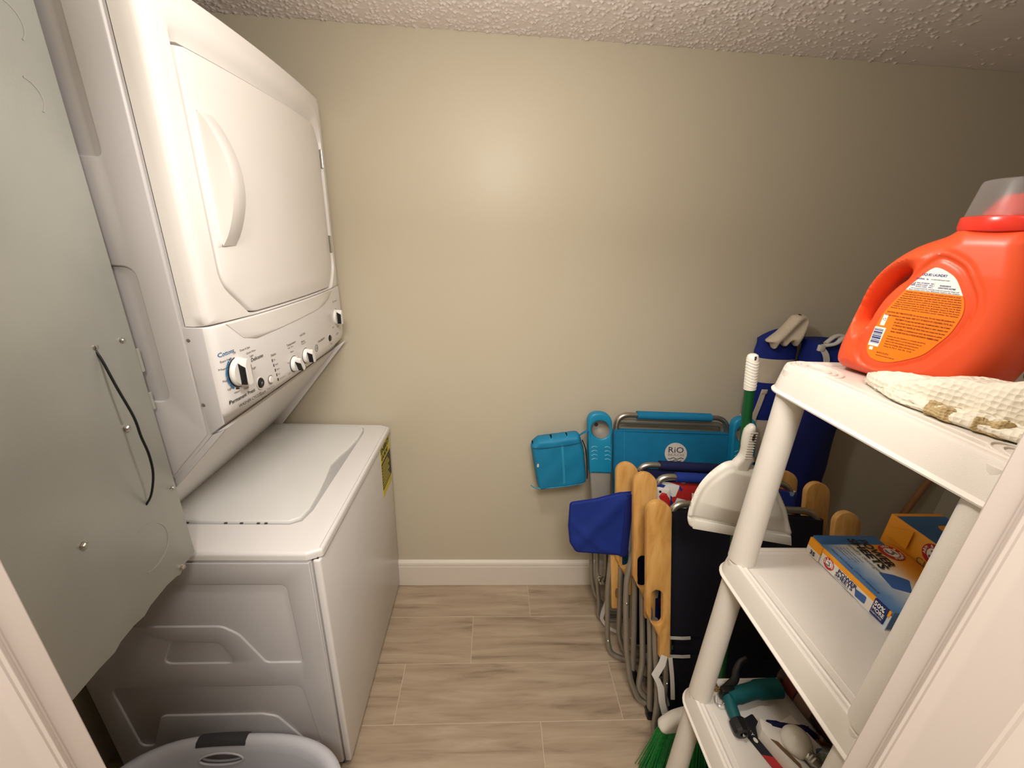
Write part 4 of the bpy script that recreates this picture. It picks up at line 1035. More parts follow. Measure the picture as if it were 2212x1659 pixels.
# ------------------------------------------------------------------ small things on the low tier
LZ = TZ[1] - 0.0022
nz = thing('hose_nozzle', 'teal pistol-grip hose nozzle with black lever and black head, on the low shelf', 'hose nozzle', (1.04, -0.85, LZ))
P = catmull([(0.988, -0.858, LZ + 0.026), (1.02, -0.848, LZ + 0.027), (1.07, -0.838, LZ + 0.027), (1.125, -0.835, LZ + 0.027)], 5)
put('grip', tube(NB(), P, [0.015] * 4 + [0.018] * 6 + [0.022] * 6, 16, ry=0.019), TEALN, nz, ang=50)
P = catmull([(0.990, -0.850, LZ + 0.024), (0.985, -0.872, LZ + 0.022), (0.982, -0.905, LZ + 0.020)], 5)
put('barrel', tube(NB(), P, [0.015 - 0.003 * k / 10 for k in range(11)], 14), TEALN, nz, ang=50)
put('nozzle_head', lathe(NB(), [(0.013, 0), (0.0185, 0.002), (0.0195, 0.012), (0.0195, 0.024), (0.017, 0.028), (0.008, 0.029), (0.006, 0.024), (0.0001, 0.024)], (0.982, -0.898, LZ + 0.0205), (0, -1, 0), 10), BLACK, nz, ang=25)
P = catmull([(0.982, -0.842, LZ + 0.030), (1.000, -0.832, LZ + 0.034), (1.020, -0.820, LZ + 0.040), (1.030, -0.805, LZ + 0.048), (1.046, -0.792, LZ + 0.060), (1.062, -0.788, LZ + 0.066)], 5)
put('lever', tube(NB(), P, [0.011 - 0.005 * k / 25 for k in range(26)], 10, ry=0.004), BLACK, nz, ang=60)
put('lever_pivot', box(NB(), 0.972, 1.006, -0.852, -0.836, LZ + 0.012, LZ + 0.044, bev=0.004), BLACK, nz)
P = [(0.966 + 0.006 * math.cos(k * 0.9), -0.842 + 0.0007 * k, LZ + 0.030 + 0.006 * math.sin(k * 0.9)) for k in range(24)]
put('spring', tube(NB(), P, 0.0011, 6), mat('brass', (190, 150, 70), 0.3, metal=1.0), nz)
put('wire_clip', tube(NB(), catmull([(0.962, -0.846, LZ + 0.022), (0.958, -0.856, LZ + 0.015), (0.964, -0.863, LZ + 0.012), (0.974, -0.862, LZ + 0.020)], 5), 0.0014, 6), CHROME, nz)
put('head_stud', lathe(NB(), [(0.0035, 0), (0.003, 0.003), (0.0001, 0.004)], (0.982, -0.9265, LZ + 0.020), (0, -1, 0), 10), CHROME, nz)

br_ = thing('brown_bottle', 'dark brown glossy bottle lying on the low shelf behind the nozzle', 'bottle', (1.19, -0.87, LZ))
put('bottle_body', lathe(NB(), [(0.0001, 0), (0.03, 0.001), (0.038, 0.006), (0.040, 0.02), (0.040, 0.12), (0.034, 0.145), (0.018, 0.162), (0.015, 0.17)], (1.170, -0.800, LZ + 0.0405), (0.16, -1, 0), 28), BROWN, br_, ang=40)
put('bottle_cap', lathe(NB(), [(0.0175, 0.168), (0.0175, 0.19), (0.016, 0.193), (0.0001, 0.193)], (1.170, -0.800, LZ + 0.0405), (0.16, -1, 0), 20), BLACK, br_)
put('bottle_label', lathe(NB(), [(0.0402, 0.025), (0.0406, 0.026), (0.0406, 0.055), (0.0402, 0.056)], (1.170, -0.800, LZ + 0.0405), (0.16, -1, 0), 28), mat('dull_red_label', (86, 22, 14), 0.6), br_, ang=40)
put('bottle_label', lathe(NB(), [(0.0402, 0.06), (0.0406, 0.061), (0.0406, 0.10), (0.0402, 0.101)], (1.170, -0.800, LZ + 0.0405), (0.16, -1, 0), 28), mat('dull_tan_label', (112, 84, 66), 0.6), br_, ang=40)

bl = thing('blister_card', 'black packaging card with a red corner beside the nozzle on the low shelf', 'packaging', (1.03, -0.945, LZ))
U2 = Vector((0.35, -0.94, 0)).normalized(); V2 = Vector((0.94, 0.35, 0)).normalized()
bm = prism(NB(), round_poly([(-0.045, 0), (0.060, 0), (0.060, 0.035), (-0.045, 0.055)], 0.004, 3), (1.004, -0.936, LZ), U2, V2, Z, 0.0016); put('card', bm, INKK, bl)
put('card_corner', prism(NB(), [(0.020, -0.0002), (0.0602, -0.0002), (0.0602, 0.024), (0.035, 0.024)], (1.004, -0.936, LZ + 0.0016), U2, V2, Z, 0.0004), REDI, bl)
put('hang_hole', prism(NB(), circle(-0.004, 0.012, 0.0055, 20, 0.0042), (1.004, -0.936, LZ + 0.0016), U2, V2, Z, 0.0004), PAPER, bl)
bm = NB(); text_bm(bm, 'SPRAY', 0.010, Vector((1.004, -0.936, LZ + 0.0016)) + U2 * -0.040 + V2 * 0.012, U2, V2, Z, h=0.0004); put('card_lettering', bm, LABWH, bl, smooth=False)

pp = thing('open_white_carton', 'white open carton lying on the low shelf in front of the black card', 'box', (1.05, -0.99, LZ))
bm = prism(NB(), [(0, 0), (0.115, 0), (0.115, 0.030), (0.0, 0.030), (-0.018, 0.016)], (1.022, -0.925, LZ), U2, V2, Z, 0.034, bev=0.001); put('carton_side', bm, PAPER, pp)
bm = prism(NB(), [(0, 0), (0.115, 0), (0.115, 0.074), (0.0, 0.074)], Vector((1.022, -0.925, LZ)) + V2 * 0.031, U2, V2, Z, 0.018, bev=0.001); put('carton_tray', bm, PAPER, pp)
put('torn_flap', prism(NB(), [(0.02, 0.0), (0.085, 0.01), (0.075, 0.016), (0.03, 0.010)], Vector((1.022, -0.925, LZ + 0.035)), U2, V2, Z, 0.0012), mat('kraft_brown', (110, 84, 56), 0.8), pp)
lb = thing('white_light_bulb', 'white rounded bulb in its open white carton on the low shelf', 'light bulb', (1.085, -0.93, LZ + 0.02))
put('globe', lathe(NB(), [(0.0001, 0.0)] + [(0.029 * math.sin(math.pi * k / 12), 0.029 - 0.029 * math.cos(math.pi * k / 12)) for k in range(1, 9)] + [(0.019, 0.052), (0.0125, 0.055)], (1.066, -0.928, LZ + 0.046), U2, 24), mat('bulb_white', (232, 226, 214), 0.25), lb, ang=60)
put('bulb_base', lathe(NB(), [(0.012, 0.054), (0.0125, 0.056), (0.0115, 0.059), (0.0125, 0.062), (0.0115, 0.065), (0.0125, 0.068), (0.008, 0.076), (0.0001, 0.077)], (1.066, -0.928, LZ + 0.046), U2, 16), CHROME, lb)
ns = thing('navy_pouch_strip', 'flat dark navy pouch lying behind the white carton on the low shelf', 'pouch', (1.11, -0.905, LZ))
bm = inflate(NB(), round_poly([(1.045, -0.912), (1.060, -0.892), (1.145, -0.906), (1.165, -0.935), (1.09, -0.925)], 0.006, 4), (0, 0, LZ + 0.010), X, Y, Z, 0.010, 0.015, step=0.005)
put('pouch_body', bm, mat('shiny_navy', (22, 22, 70), 0.35, noise=0.3), ns, ang=60)
put('pouch_zip', box(NB(), 1.085, 1.145, -0.9145, -0.9125, LZ + 0.017, LZ + 0.0185), BLACK, ns)
bp_ = thing('blue_sponge_pack', 'blue and grey clear-wrapped pack at the near edge of the low shelf', 'package', (1.13, -0.97, LZ))
bm = inflate(NB(), round_poly([(1.115, -0.975), (1.130, -0.952), (1.185, -0.965), (1.190, -1.06), (1.125, -1.06)], 0.008, 4), (0, 0, LZ + 0.016), X, Y, Z, 0.017, 0.022, step=0.005,
             fn=lambda x, y, d, a, b: (a + min(d, 0.01) / 0.01 * 0.003 * math.sin(x * 350) * math.sin(y * 300), b))
put('pack_wrap', bm, print_mat('pack_print', [(74, 88, 120), (150, 156, 172), (60, 66, 92), (110, 124, 100), (180, 176, 170)], 55.0, 0.3), bp_, ang=70)
put('pack_label', prism(NB(), round_poly([(1.130, -0.980), (1.148, -0.970), (1.168, -1.000), (1.145, -1.015)], 0.002, 2), (0, 0, LZ + 0.034), X, Y, Z, 0.0012), mat('pack_label_green', (120, 136, 96), 0.5), bp_)
ob = thing('orange_brown_packet', 'small brown and orange printed packet behind the blue pack on the low shelf', 'packet', (1.17, -0.925, LZ))
bm = inflate(NB(), round_poly([(1.150, -0.945), (1.158, -0.918), (1.225, -0.925), (1.220, -0.958)], 0.006, 4), (0, 0, LZ + 0.012), X, Y, Z, 0.013, 0.014, step=0.005)
put('packet_body', bm, print_mat('packet_print', [(96, 46, 20), (140, 72, 26), (70, 34, 20), (130, 96, 60)], 60.0, 0.4), ob, ang=70)

# thing under the low tier
yb_ = thing('yellow_bucket', 'olive yellow plastic bucket on the lowest tier of the shelving unit', 'bucket', (1.075, -0.94, 0))
yb0 = [(0.0001, 0.0), (0.085, 0.0), (0.088, 0.004), (0.105, 0.20), (0.110, 0.205), (0.110, 0.215), (0.103, 0.215), (0.100, 0.20), (0.083, 0.008), (0.0001, 0.006)]
for T0 in ():
    pass
put('bucket_body', lathe(NB(), [(r, z + 0.0995) for r, z in yb0], (1.105, -0.965, 0.0), Z, 36), YELB, yb_, ang=40)
P = [(1.105 + 0.108 * math.cos(math.pi * k / 20), -0.965 - 0.02, 0.30 - 0.0 + 0.085 * math.sin(math.pi * k / 20)) for k in range(21)]
put('bucket_bail', tube(NB(), P, 0.0025, 8), BLACK, yb_)

# ------------------------------------------------------------------ folded beach chairs leaning on the back wall
def frame_of(x0, yb, yt, zt, lean=-0.085, yaw=-0.08):
    """Skewed local frame: u across the chair, v up along it, w toward the room."""
    u = Vector((1, yaw, 0)); v = Vector((lean, (yt - yb) / zt, 1)); w = Vector((0, -1, (yt - yb) / zt)).normalized()
    return Matrix(((u.x, v.x, w.x, x0), (u.y, v.y, w.y, yb), (u.z, v.z, w.z, 0), (0, 0, 0, 1)))
LX, LY, LZ_ = Vector((1, 0, 0)), Vector((0, 1, 0)), Vector((0, 0, 1))
def arm_outline(vt):
    r = 0.0385; o = []
    for k in range(13):
        a = math.pi - math.pi * k / 12; o.append((r * math.cos(a), vt - r + r * math.sin(a)))
    low = round_poly([(0.0385, vt - 0.2), (0.0385, vt - 0.525), (0.004, vt - 0.525), (0.003, vt - 0.455), (-0.0385, vt - 0.372), (-0.0385, vt - 0.25)], [0, 0.002, 0.002, 0.03, 0.03, 0], 5)
    return o + low
def slot(vt, c=-0.005):
    w, a, b = 0.0185, vt - 0.41, vt - 0.29
    return [(c + w * math.cos(t), b - w + w * math.sin(t)) for t in [math.pi * k / 8 for k in range(9)]] + [(c - w * math.cos(t), a + w - w * math.sin(t)) for t in [math.pi * k / 8 for k in range(9)]]
def wooden_chair(label, x0, yb, yt, zt, W, vt, bar_v, sleeve, fabric, fabm, group, window=False, arm_right_v=None, sl0=0.115, legs=()):
    M = frame_of(x0, yb, yt, zt)
    base = M @ Vector((W / 2, 0, 0))
    t = thing('wooden_arm_beach_chair', label, 'beach chair', (base.x, base.y, 0), group)
    for i, cu in enumerate((0.0, W)):
        v_ = vt if i == 0 else (arm_right_v or vt)
        bm = prism(NB(), [(cu + (p[0] if i == 0 else -p[0]), p[1]) for p in arm_outline(v_)], (0, 0, 0.030), LX, LY, LZ_, 0.017, bev=0.0035, holes=[[(cu + (p[0] if i == 0 else -p[0]), p[1]) for p in slot(v_)]], seg=2)
        put('wooden_arm', bm, WOODA, t, M, ang=40)
    # back frame: inverted U of bent tube
    a, b = 0.052, W - 0.052
    P = fillet([(a, 0.10, 0.0), (a, bar_v, 0.0), (b, bar_v, 0.0), (b, 0.10, 0.0)], 0.055, 7)
    put('back_frame', tube(NB(), P, 0.0108, 12), STEEL, t, M, ang=60)
    if sleeve is not None:
        P = [(a + sl0 - 0.052 + (b - a - 2 * (sl0 - 0.052)) * k / 8, bar_v, 0.0) for k in range(9)]
        put('head_bar_sleeve', tube(NB(), P, [0.0165] + [0.0172] * 7 + [0.0165], 14), sleeve, t, M, ang=60)
    # fabric sling, wrapped round the uprights
    if fabric:
        f0, f1 = fabric
        def sling(v0, v1, name):
            loops = []
            for v in np.linspace(v0, v1, 7):
                lp = []
                for k in range(9): tt = math.pi * k / 8 + math.pi / 2; lp.append(Vector((a + 0.0135 * math.cos(tt), v, 0.0135 * math.sin(tt))))
                for k in range(9): tt = math.pi * k / 8 - math.pi / 2; lp.append(Vector((b + 0.0135 * math.cos(tt), v, 0.0135 * math.sin(tt))))
                # slight sag between the uprights
                mid = [Vector((b + (a - b) * s, v, 0.0135 - 0.010 * math.sin(math.pi * s))) for s in np.linspace(0.1, 0.9, 7)]
                midb = [Vector((a + (b - a) * s, v, -0.0135 - 0.010 * math.sin(math.pi * s))) for s in np.linspace(0.1, 0.9, 7)]
                lp = lp[:9] + midb + lp[9:] + mid
                loops.append(lp)
            return put(name, loft(NB(), loops), fabm, t, M, ang=60)
        if window:
            s1 = sling(0.345, f1, 'back_sling'); s2 = sling(f0, 0.272, 'seat_sling')
            put('black_panel', box(NB(), a + 0.020, b - 0.02, 0.262, 0.35, -0.010, 0.002, bev=0.001), fabm, t, M)
            for v in (0.343, 0.276):
                bm = ribbon(NB(), [(a - 0.013, v, -0.004), (a - 0.010, v - 0.002, 0.010), (a + 0.002, v - 0.001, 0.0165), (a + 0.04, v, 0.0165), (a + 0.066, v + 0.001, 0.014)], LY, 0.0105, 0.0016)
                put('white_piping', bm, CREAM2, t, M)
        else:
            sling(f0, f1, 'back_sling')
    # seat frame and legs: bent grey tubes hanging below the arms
    r = 0.0100
    def leg(name, half, rad, rr=r):
        P = fillet(half + [(W - p[0], p[1], p[2]) for p in reversed(half)], rad, 5)
        put(name, tube(NB(), P, rr, 10), TUBE, t, M, ang=60)
    for nm, half, rad in legs: leg(nm, half, rad)
    P = fillet([(0.032, vt - 0.30, 0.022), (0.034, 0.20, 0.026), (0.026, 0.105, 0.028), (0.052, 0.045, 0.026), (W / 2, 0.040, 0.024), (W - 0.052, 0.045, 0.026), (W - 0.026, 0.105, 0.028), (W - 0.034, 0.20, 0.026), (W - 0.032, vt - 0.30, 0.022)], 0.03, 5)
    put('seat_frame_tube', tube(NB(), P, r * 0.92, 10), TUBE, t, M, ang=60)
    for (uu, vv, ww) in ((0.034, 0.19, 0.036), (0.028, 0.11, 0.038), (legs[0][1][2][0], legs[0][1][2][1], legs[0][1][2][2] + r)):
        put('rivet', lathe(NB(), [(0.0048, -0.003), (0.0048, 0.001), (0.003, 0.003), (0.0001, 0.0035)], (uu, vv, ww), LZ_, 10), CHROME, t, M)
    # flat grey link plates
    put('link_plate', prism(NB(), round_poly([(0.010, 0.175), (0.030, 0.175), (0.048, 0.10), (0.028, 0.095)], 0.006, 3), (0, 0, 0.026), LX, LY, LZ_, 0.003, bev=0.0008), GREYP, t, M)
    for (uu, vv) in ((0.105, 0.013), (W - 0.105, 0.013)):
        put('rubber_foot', tube(NB(), [(uu - 0.016, vv, legs[0][1][-1][2]), (uu + 0.016, vv, legs[0][1][-1][2])], 0.0115, 10), BLACK, t, M)
    return t, M

G = 'folded beach chairs leaning on the back wall'
c4, M4 = wooden_chair('folded beach chair with wooden arms and black-navy sling, nearest of the stack', 0.988, -0.600, -0.430, 0.82, 0.565, 0.818, 0.795, None, (0.055, 0.772), DNAVY, G, window=True,
    legs=[('front_leg_tube', [(0.004, 0.40, 0.008), (0.004, 0.295, 0.012), (0.009, 0.184, 0.019), (0.005, 0.108, 0.030), (-0.009, 0.026, 0.040), (-0.012, 0.011, 0.056), (0.06, 0.011, 0.062)], 0.03),
          ('rear_leg_tube', [(-0.004, 0.42, -0.016), (0.000, 0.20, -0.017), (-0.002, 0.03, -0.018), (0.05, 0.014, -0.016)], 0.018)])
c3, M3 = wooden_chair('folded wooden-armed beach chair with red, white and blue printed sling, middle of the stack', 0.980, -0.487, -0.327, 0.85, 0.555, 0.852, 0.826, ROYAL, (0.06, 0.800), FISH, G, sl0=0.118,
    legs=[('front_leg_tube', [(-0.022, 0.56, 0.004), (-0.050, 0.45, 0.014), (-0.056, 0.37, 0.024), (-0.058, 0.20, 0.035), (-0.049, 0.085, 0.050), (-0.022, 0.014, 0.066), (0.03, 0.010, 0.072), (0.10, 0.011, 0.070)], 0.03),
          ('seat_leg_tube', [(0.004, 0.42, 0.012), (0.001, 0.253, 0.028), (-0.002, 0.151, 0.040), (-0.024, 0.062, 0.058), (0.000, 0.030, 0.066), (0.06, 0.026, 0.070)], 0.02),
          ('rear_leg_tube', [(-0.012, 0.44, -0.012), (-0.015, 0.20, -0.013), (-0.018, 0.05, -0.014), (0.05, 0.016, -0.012)], 0.02)])
c2, M2 = wooden_chair('folded beach chair with wooden arms and navy head bar, nearest the teal chair', 0.952, -0.352, -0.232, 0.83, 0.550, 0.832, 0.812, NAVY, (0.06, 0.790), NAVY, G, sl0=0.130,
    legs=[('front_leg_tube', [(-0.044, 0.45, 0.012), (-0.061, 0.30, 0.024), (-0.061, 0.088, 0.026), (-0.050, 0.026, 0.028), (-0.005, 0.011, 0.038), (0.06, 0.011, 0.040)], 0.03),
          ('rear_leg_tube', [(-0.014, 0.42, 0.030), (-0.017, 0.20, 0.032), (-0.020, 0.12, 0.032), (0.004, 0.034, 0.032), (0.06, 0.032, 0.030)], 0.025)])
# grey cup bracket seen inside the left arm of the rear chair and its lower wooden rail
put('arm_bracket', prism(NB(), round_poly([(0.012, 0.728), (0.048, 0.728), (0.048, 0.700), (0.034, 0.690), (0.030, 0.46), (0.018, 0.44), (0.006, 0.50)], 0.008, 4), (0, 0, 0.048), LX, LY, LZ_, 0.006, bev=0.002), GREYP, c2, M2)
put('lower_wooden_rail', prism(NB(), round_poly([(-0.052, 0.50), (-0.008, 0.50), (-0.008, 0.232), (-0.046, 0.232)], 0.002, 2), (0, 0, 0.018), LX, LY, LZ_, 0.012, bev=0.002), WOODA, c2, M2)
put('rail_slot', prism(NB(), circle(-0.028, 0.300, 0.0065, 16, 0.022), (0, 0, 0.0302), LX, LY, LZ_, 0.0006), mat('dark_wood_hole', (120, 84, 44), 0.7), c2, M2)
# fabric tag on the printed chair
bm = inflate(NB(), round_poly([(0.045, 0.798), (0.092, 0.792), (0.092, 0.700), (0.070, 0.690), (0.042, 0.700)], 0.008, 4), (0, 0, 0.022), LX, LY, LZ_, 0.004, 0.006, step=0.006)
tg = put('fabric_tag', bm, CREAM2, c3, M3, ang=60)
bm = inflate(NB(), round_poly([(0.050, 0.765), (0.062, 0.782), (0.080, 0.778), (0.091, 0.752), (0.090, 0.716), (0.074, 0.706), (0.066, 0.735)], 0.006, 4), (0, 0, 0.025), LX, LY, LZ_, 0.0035, 0.006, step=0.006)
put('red_patch', bm, mat('red_print', (176, 26, 24), 0.7), c3, M3, ang=60)
put('snap', lathe(NB(), [(0.004, 0), (0.004, 0.0015), (0.0001, 0.002)], (0.056, 0.783, 0.0265), LZ_, 10), BLACK, c3, M3)
# white webbing straps hanging from the stack
st_ = thing('white_webbing_strap', 'white carrying strap with buckle hanging below the nearest wooden chair arm', 'strap', (1.02, -0.60, 0.05))
P = [(0.018, 0.305, 0.050), (0.008, 0.28, 0.056), (-0.016, 0.240, 0.060), (-0.006, 0.222, 0.060), (0.002, 0.20, 0.062), (0.006, 0.15, 0.064), (0.016, 0.105, 0.066), (0.022, 0.085, 0.066), (0.030, 0.052, 0.066)]
W_ = [Vector((1, -0.5, 0)), Vector((1, -0.3, 0.2)), Vector((0.9, 0.6, 0.2)), Vector((1, 0.2, -0.6)), Vector((1, 0.2, 0)), Vector((1, 0.1, 0)), Vector((1, 0.3, 0)), Vector((1, 0.3, 0)), Vector((1, 0.3, 0))]
put('webbing', ribbon(NB(), P, W_, 0.021, 0.002), CREAM2, st_, M4)
put('pointed_end', prism(NB(), [(0.018, 0.062), (0.040, 0.056), (0.038, 0.038), (0.030, 0.022), (0.018, 0.040)], (0, 0, 0.066), LX, LY, LZ_, 0.002), CREAM2, st_, M4)
put('buckle', box(NB(), 0.008, 0.034, 0.092, 0.112, 0.064, 0.071, bev=0.002), CREAM2, st_, M4)
put('hanger_loop', ribbon(NB(), [(0.036, 0.30, 0.052), (0.042, 0.24, 0.052), (0.044, 0.20, 0.053), (0.046, 0.15, 0.052)], LX, 0.013, 0.002), CREAM2, st_, M4)

# teal chair against the wall
put('rubber_foot', box(NB(), -0.031, -0.006, 0.001, 0.068, -0.027, 0.000, bev=0.003), BLACK, c3, M3)
put('rubber_foot', box(NB(), -0.014, 0.013, 0.002, 0.036, -0.031, -0.006, bev=0.003), BLACK, c4, M4)
MT = frame_of(0.895, -0.185, -0.062, 0.95, lean=-0.10, yaw=-0.03)
te = thing('teal_beach_chair', 'folded teal beach chair with grey plastic arms and cup holder, touching the back wall', 'beach chair', (1.15, -0.19, 0), G)
WT = 0.575
def tl(u0): return u0
for i, cu in enumerate((0.015, WT)):
    mir = 1 if i == 0 else -1
    o_ = round_poly([(cu - 0.0445, 0.700), (cu - 0.0475, 0.80), (cu - 0.047, 0.945), (cu + 0.045, 0.945), (cu + 0.046, 0.80), (cu + 0.043, 0.700)], [0.004, 0.03, 0.045, 0.045, 0.03, 0.004], 8)
    bm = prism(NB(), o_, (0, 0, 0.016), LX, LY, LZ_, 0.030, bev=0.008, holes=[circle(cu, 0.878, 0.0345, 28)], seg=3)
    cap_ = put('arm_cap', bm, TEALP, te, MT, ang=50)
    put('cup_recess', lathe(NB(), [(0.0350, 0.043), (0.0335, 0.030), (0.030, 0.016), (0.024, 0.006), (0.015, 0.000), (0.0001, -0.003), (0.0001, -0.006), (0.036, -0.004), (0.036, 0.040)], (cu, 0.878, 0.0), LZ_, 28, caps=False), GREYP, te, MT, ang=50)
    put('cup_hole', lathe(NB(), [(0.0080, 0.0), (0.0080, 0.0015), (0.0001, 0.0016)], (cu - 0.006, 0.884, -0.0015), LZ_, 14), DKGREY, te, MT)
    o_ = round_poly([(cu - 0.0425, 0.715), (cu + 0.042, 0.715), (cu + 0.034, 0.42), (cu - 0.026, 0.40)], [0.002, 0.002, 0.02, 0.02], 5)
    put('arm_body', prism(NB(), o_, (0, 0, 0.014), LX, LY, LZ_, 0.026, bev=0.007, seg=3), GREYP, te, MT, ang=50)
    for s in (-1, 1):
        for k in range(4):
            P = catmull([(cu + s * 0.0145, 0.809 - k * 0.0165, 0.0462), (cu + s * 0.026, 0.812 - k * 0.0165, 0.0465), (cu + s * 0.0375, 0.806 - k * 0.0165, 0.0455)], 4)
            put('grip_ridge', tube(NB(), P, 0.0016, 6), mat('ridge_pale', (120, 176, 196), 0.5), te, MT, ang=60)
a, b = 0.088, 0.530
P = fillet([(a, 0.15, 0), (a, 0.928, 0), (b, 0.928, 0), (b, 0.15, 0)], 0.055, 7)
put('back_frame', tube(NB(), P, 0.0108, 12), STEEL, te, MT, ang=60)
P = fillet([(a + 0.005, 0.80, -0.022), (a + 0.005, 0.895, -0.022), (b - 0.005, 0.895, -0.022), (b - 0.005, 0.80, -0.022)], 0.03, 5)
put('inner_frame', tube(NB(), P, 0.0105, 12), TUBE, te, MT, ang=60)
P = [(a + 0.082 + (b - a - 0.150) * k / 8, 0.928, 0) for k in range(9)]
put('head_bar_sleeve', tube(NB(), P, 0.0165, 14), TEAL, te, MT, ang=60)
loops = []
for v in np.linspace(0.13, 0.868, 10):
    lp = []
    for k in range(9): tt = math.pi * k / 8 + math.pi / 2; lp.append(Vector((a + 0.014 * math.cos(tt), v, 0.014 * math.sin(tt))))
    lp += [Vector((a + (b - a) * s, v, -0.014)) for s in (0.25, 0.5, 0.75)]
    for k in range(9): tt = math.pi * k / 8 - math.pi / 2; lp.append(Vector((b + 0.014 * math.cos(tt), v, 0.014 * math.sin(tt))))
    lp += [Vector((b + (a - b) * s, v, 0.0145 - 0.004 * math.sin(math.pi * s))) for s in (0.25, 0.5, 0.75)]
    loops.append(lp)
put('back_sling', loft(NB(), loops), TEAL, te, MT, ang=60)
put('sling_hem', box(NB(), a - 0.004, b + 0.004, 0.8655, 0.870, 0.0115, 0.0162, bev=0.001), TEAL, te, MT)
put('sling_stitch', box(NB(), a + 0.0265, a + 0.0295, 0.20, 0.866, 0.0125, 0.0150, bev=0.0005, seg=1), mat('teal_stitch', (30, 136, 172), 0.8), te, MT)
# round printed badge on the sling
bu, bv = 0.322, 0.780
put('round_logo', prism(NB(), circle(bu, bv, 0.0445, 40), (0, 0, 0.0128), LX, LY, LZ_, 0.0012), mat('logo_white', (214, 208, 198), 0.7), te, MT)
bm = NB(); text_bm(bm, 'RiO', 0.0345, (bu, bv + 0.0035, 0.0142), LX, LY, LZ_, h=0.0002, align='CENTER', width=0.060)
put('logo_lettering', bm, mat('logo_dark', (26, 30, 52), 0.7), te, MT, smooth=False, kind='stuff')
bm = NB(); text_bm(bm, 'BEACH', 0.0150, (bu, bv - 0.0105, 0.0142), LX, LY, LZ_, h=0.0002, align='CENTER', width=0.062)
put('logo_small_lettering', bm, mat('logo_tan', (150, 132, 110), 0.7), te, MT, smooth=False, kind='stuff')
for k, (w, dv) in enumerate(((0.031, -0.0205), (0.022, -0.0295))):
    P = [(bu - w + 2 * w * j / 24, bv + dv + 0.0028 * math.sin(2 * math.pi * (2 if k == 0 else 1.5) * j / 24 + 3.6), 0.0142) for j in range(25)]
    put('logo_wave', tube(NB(), P, 0.0013, 6), mat('logo_dark', (26, 30, 52), 0.7), te, MT)
# legs of the teal chair
r = 0.0090
P = fillet([(0.000, 0.42, 0.028), (-0.004, 0.20, 0.030), (0.004, 0.10, 0.030), (-0.004, 0.03, 0.032), (0.030, 0.010, 0.030), (0.56, 0.010, 0.030), (0.59, 0.03, 0.032), (0.59, 0.42, 0.028)], 0.035, 6)
put('front_leg_tube', tube(NB(), P, r, 10), TUBE, te, MT, ang=60)
P = fillet([(-0.020, 0.40, 0.010), (-0.024, 0.22, 0.010), (-0.012, 0.13, 0.008), (0.05, 0.022, 0.006), (0.54, 0.022, 0.006), (0.60, 0.13, 0.008), (0.60, 0.40, 0.010)], 0.03, 5)
put('rear_leg_tube', tube(NB(), P, r, 10), TUBE, te, MT, ang=60)
P = fillet([(0.034, 0.42, 0.036), (0.030, 0.26, 0.040), (0.018, 0.225, 0.044)], 0.02, 5)
put('seat_frame_tube', tube(NB(), P, r, 10), TUBE, te, MT, ang=60)
put('hinge_block', prism(NB(), round_poly([(-0.008, 0.235), (0.034, 0.250), (0.052, 0.215), (0.040, 0.195), (0.004, 0.202)], 0.008, 4), (0, 0, 0.040), LX, LY, LZ_, 0.010, bev=0.003), CHROME, te, MT)
for (uu, vv, ww) in ((0.002, 0.222, 0.050), (0.030, 0.034, 0.042), (0.050, 0.205, 0.050)):
    put('rivet', lathe(NB(), [(0.006, -0.003), (0.006, 0.001), (0.004, 0.0035), (0.0001, 0.004)], (uu, vv, ww), LZ_, 12), CHROME, te, MT)
put('cross_bar', tube(NB(), [(0.030, 0.034, 0.036), (0.20, 0.034, 0.036)], 0.0085, 10), CHROME, te, MT, ang=60)
put('teal_trim', prism(NB(), [(0.052, 0.40), (0.070, 0.40), (0.070, 0.26), (0.056, 0.26)], (0, 0, 0.012), LX, LY, LZ_, 0.01, bev=0.002), TEAL, te, MT)
P = catmull([(0.044, 0.172, 0.044), (0.030, 0.120, 0.050), (0.010, 0.055, 0.052), (0.012, 0.030, 0.056), (0.030, 0.012, 0.070), (0.062, 0.004, 0.085)], 5)
put('white_strap', ribbon(NB(), P, [Vector((1, 0.1 * i, 0.2)) for i in range(len(P))], 0.015, 0.0016), CREAM2, te, MT)

# teal zip pouch hanging at the left of the teal arm
tp = thing('teal_zip_pouch', 'boxy teal zip pouch hanging from the left arm of the teal chair', 'pouch', (0.68, -0.11, 0.62))
o_ = round_poly([(0.558, 0.812), (0.585, 0.840), (0.742, 0.866), (0.768, 0.800), (0.795, 0.655), (0.760, 0.640), (0.600, 0.612)], [0.02, 0.02, 0.018, 0.05, 0.022, 0.02, 0.02], 6)
bm = inflate(NB(), o_, (0, -0.100, 0), X, Z, -Y, 0.034, 0.016, step=0.0055, back=0.9, power=0.42, fn=lambda x, z, d, a_, b_: (a_ + 0.0018 * math.sin(x * 60) * math.sin(z * 48) * min(1, d / 0.02), b_))
put('pouch_body', bm, mat('teal_nylon', (14, 124, 166), 0.6, noise=0.08, nscale=14, bump=0.5, bscale=600), tp, ang=179)
P = catmull([(0.566, -0.1300, 0.808), (0.575, -0.1345, 0.8095), (0.62, -0.1362, 0.814), (0.70, -0.1362, 0.828), (0.745, -0.1345, 0.838)], 6)
put('lid_seam', tube(NB(), P, 0.0016, 6), mat('teal_dark_seam', (6, 78, 110), 0.7), tp)
put('centre_stripe', ribbon(NB(), [(0.676, -0.1350, 0.828), (0.684, -0.1352, 0.77), (0.694, -0.1352, 0.70), (0.702, -0.1330, 0.638)], X, 0.0085, 0.001), mat('teal_stripe', (40, 146, 184), 0.7), tp)
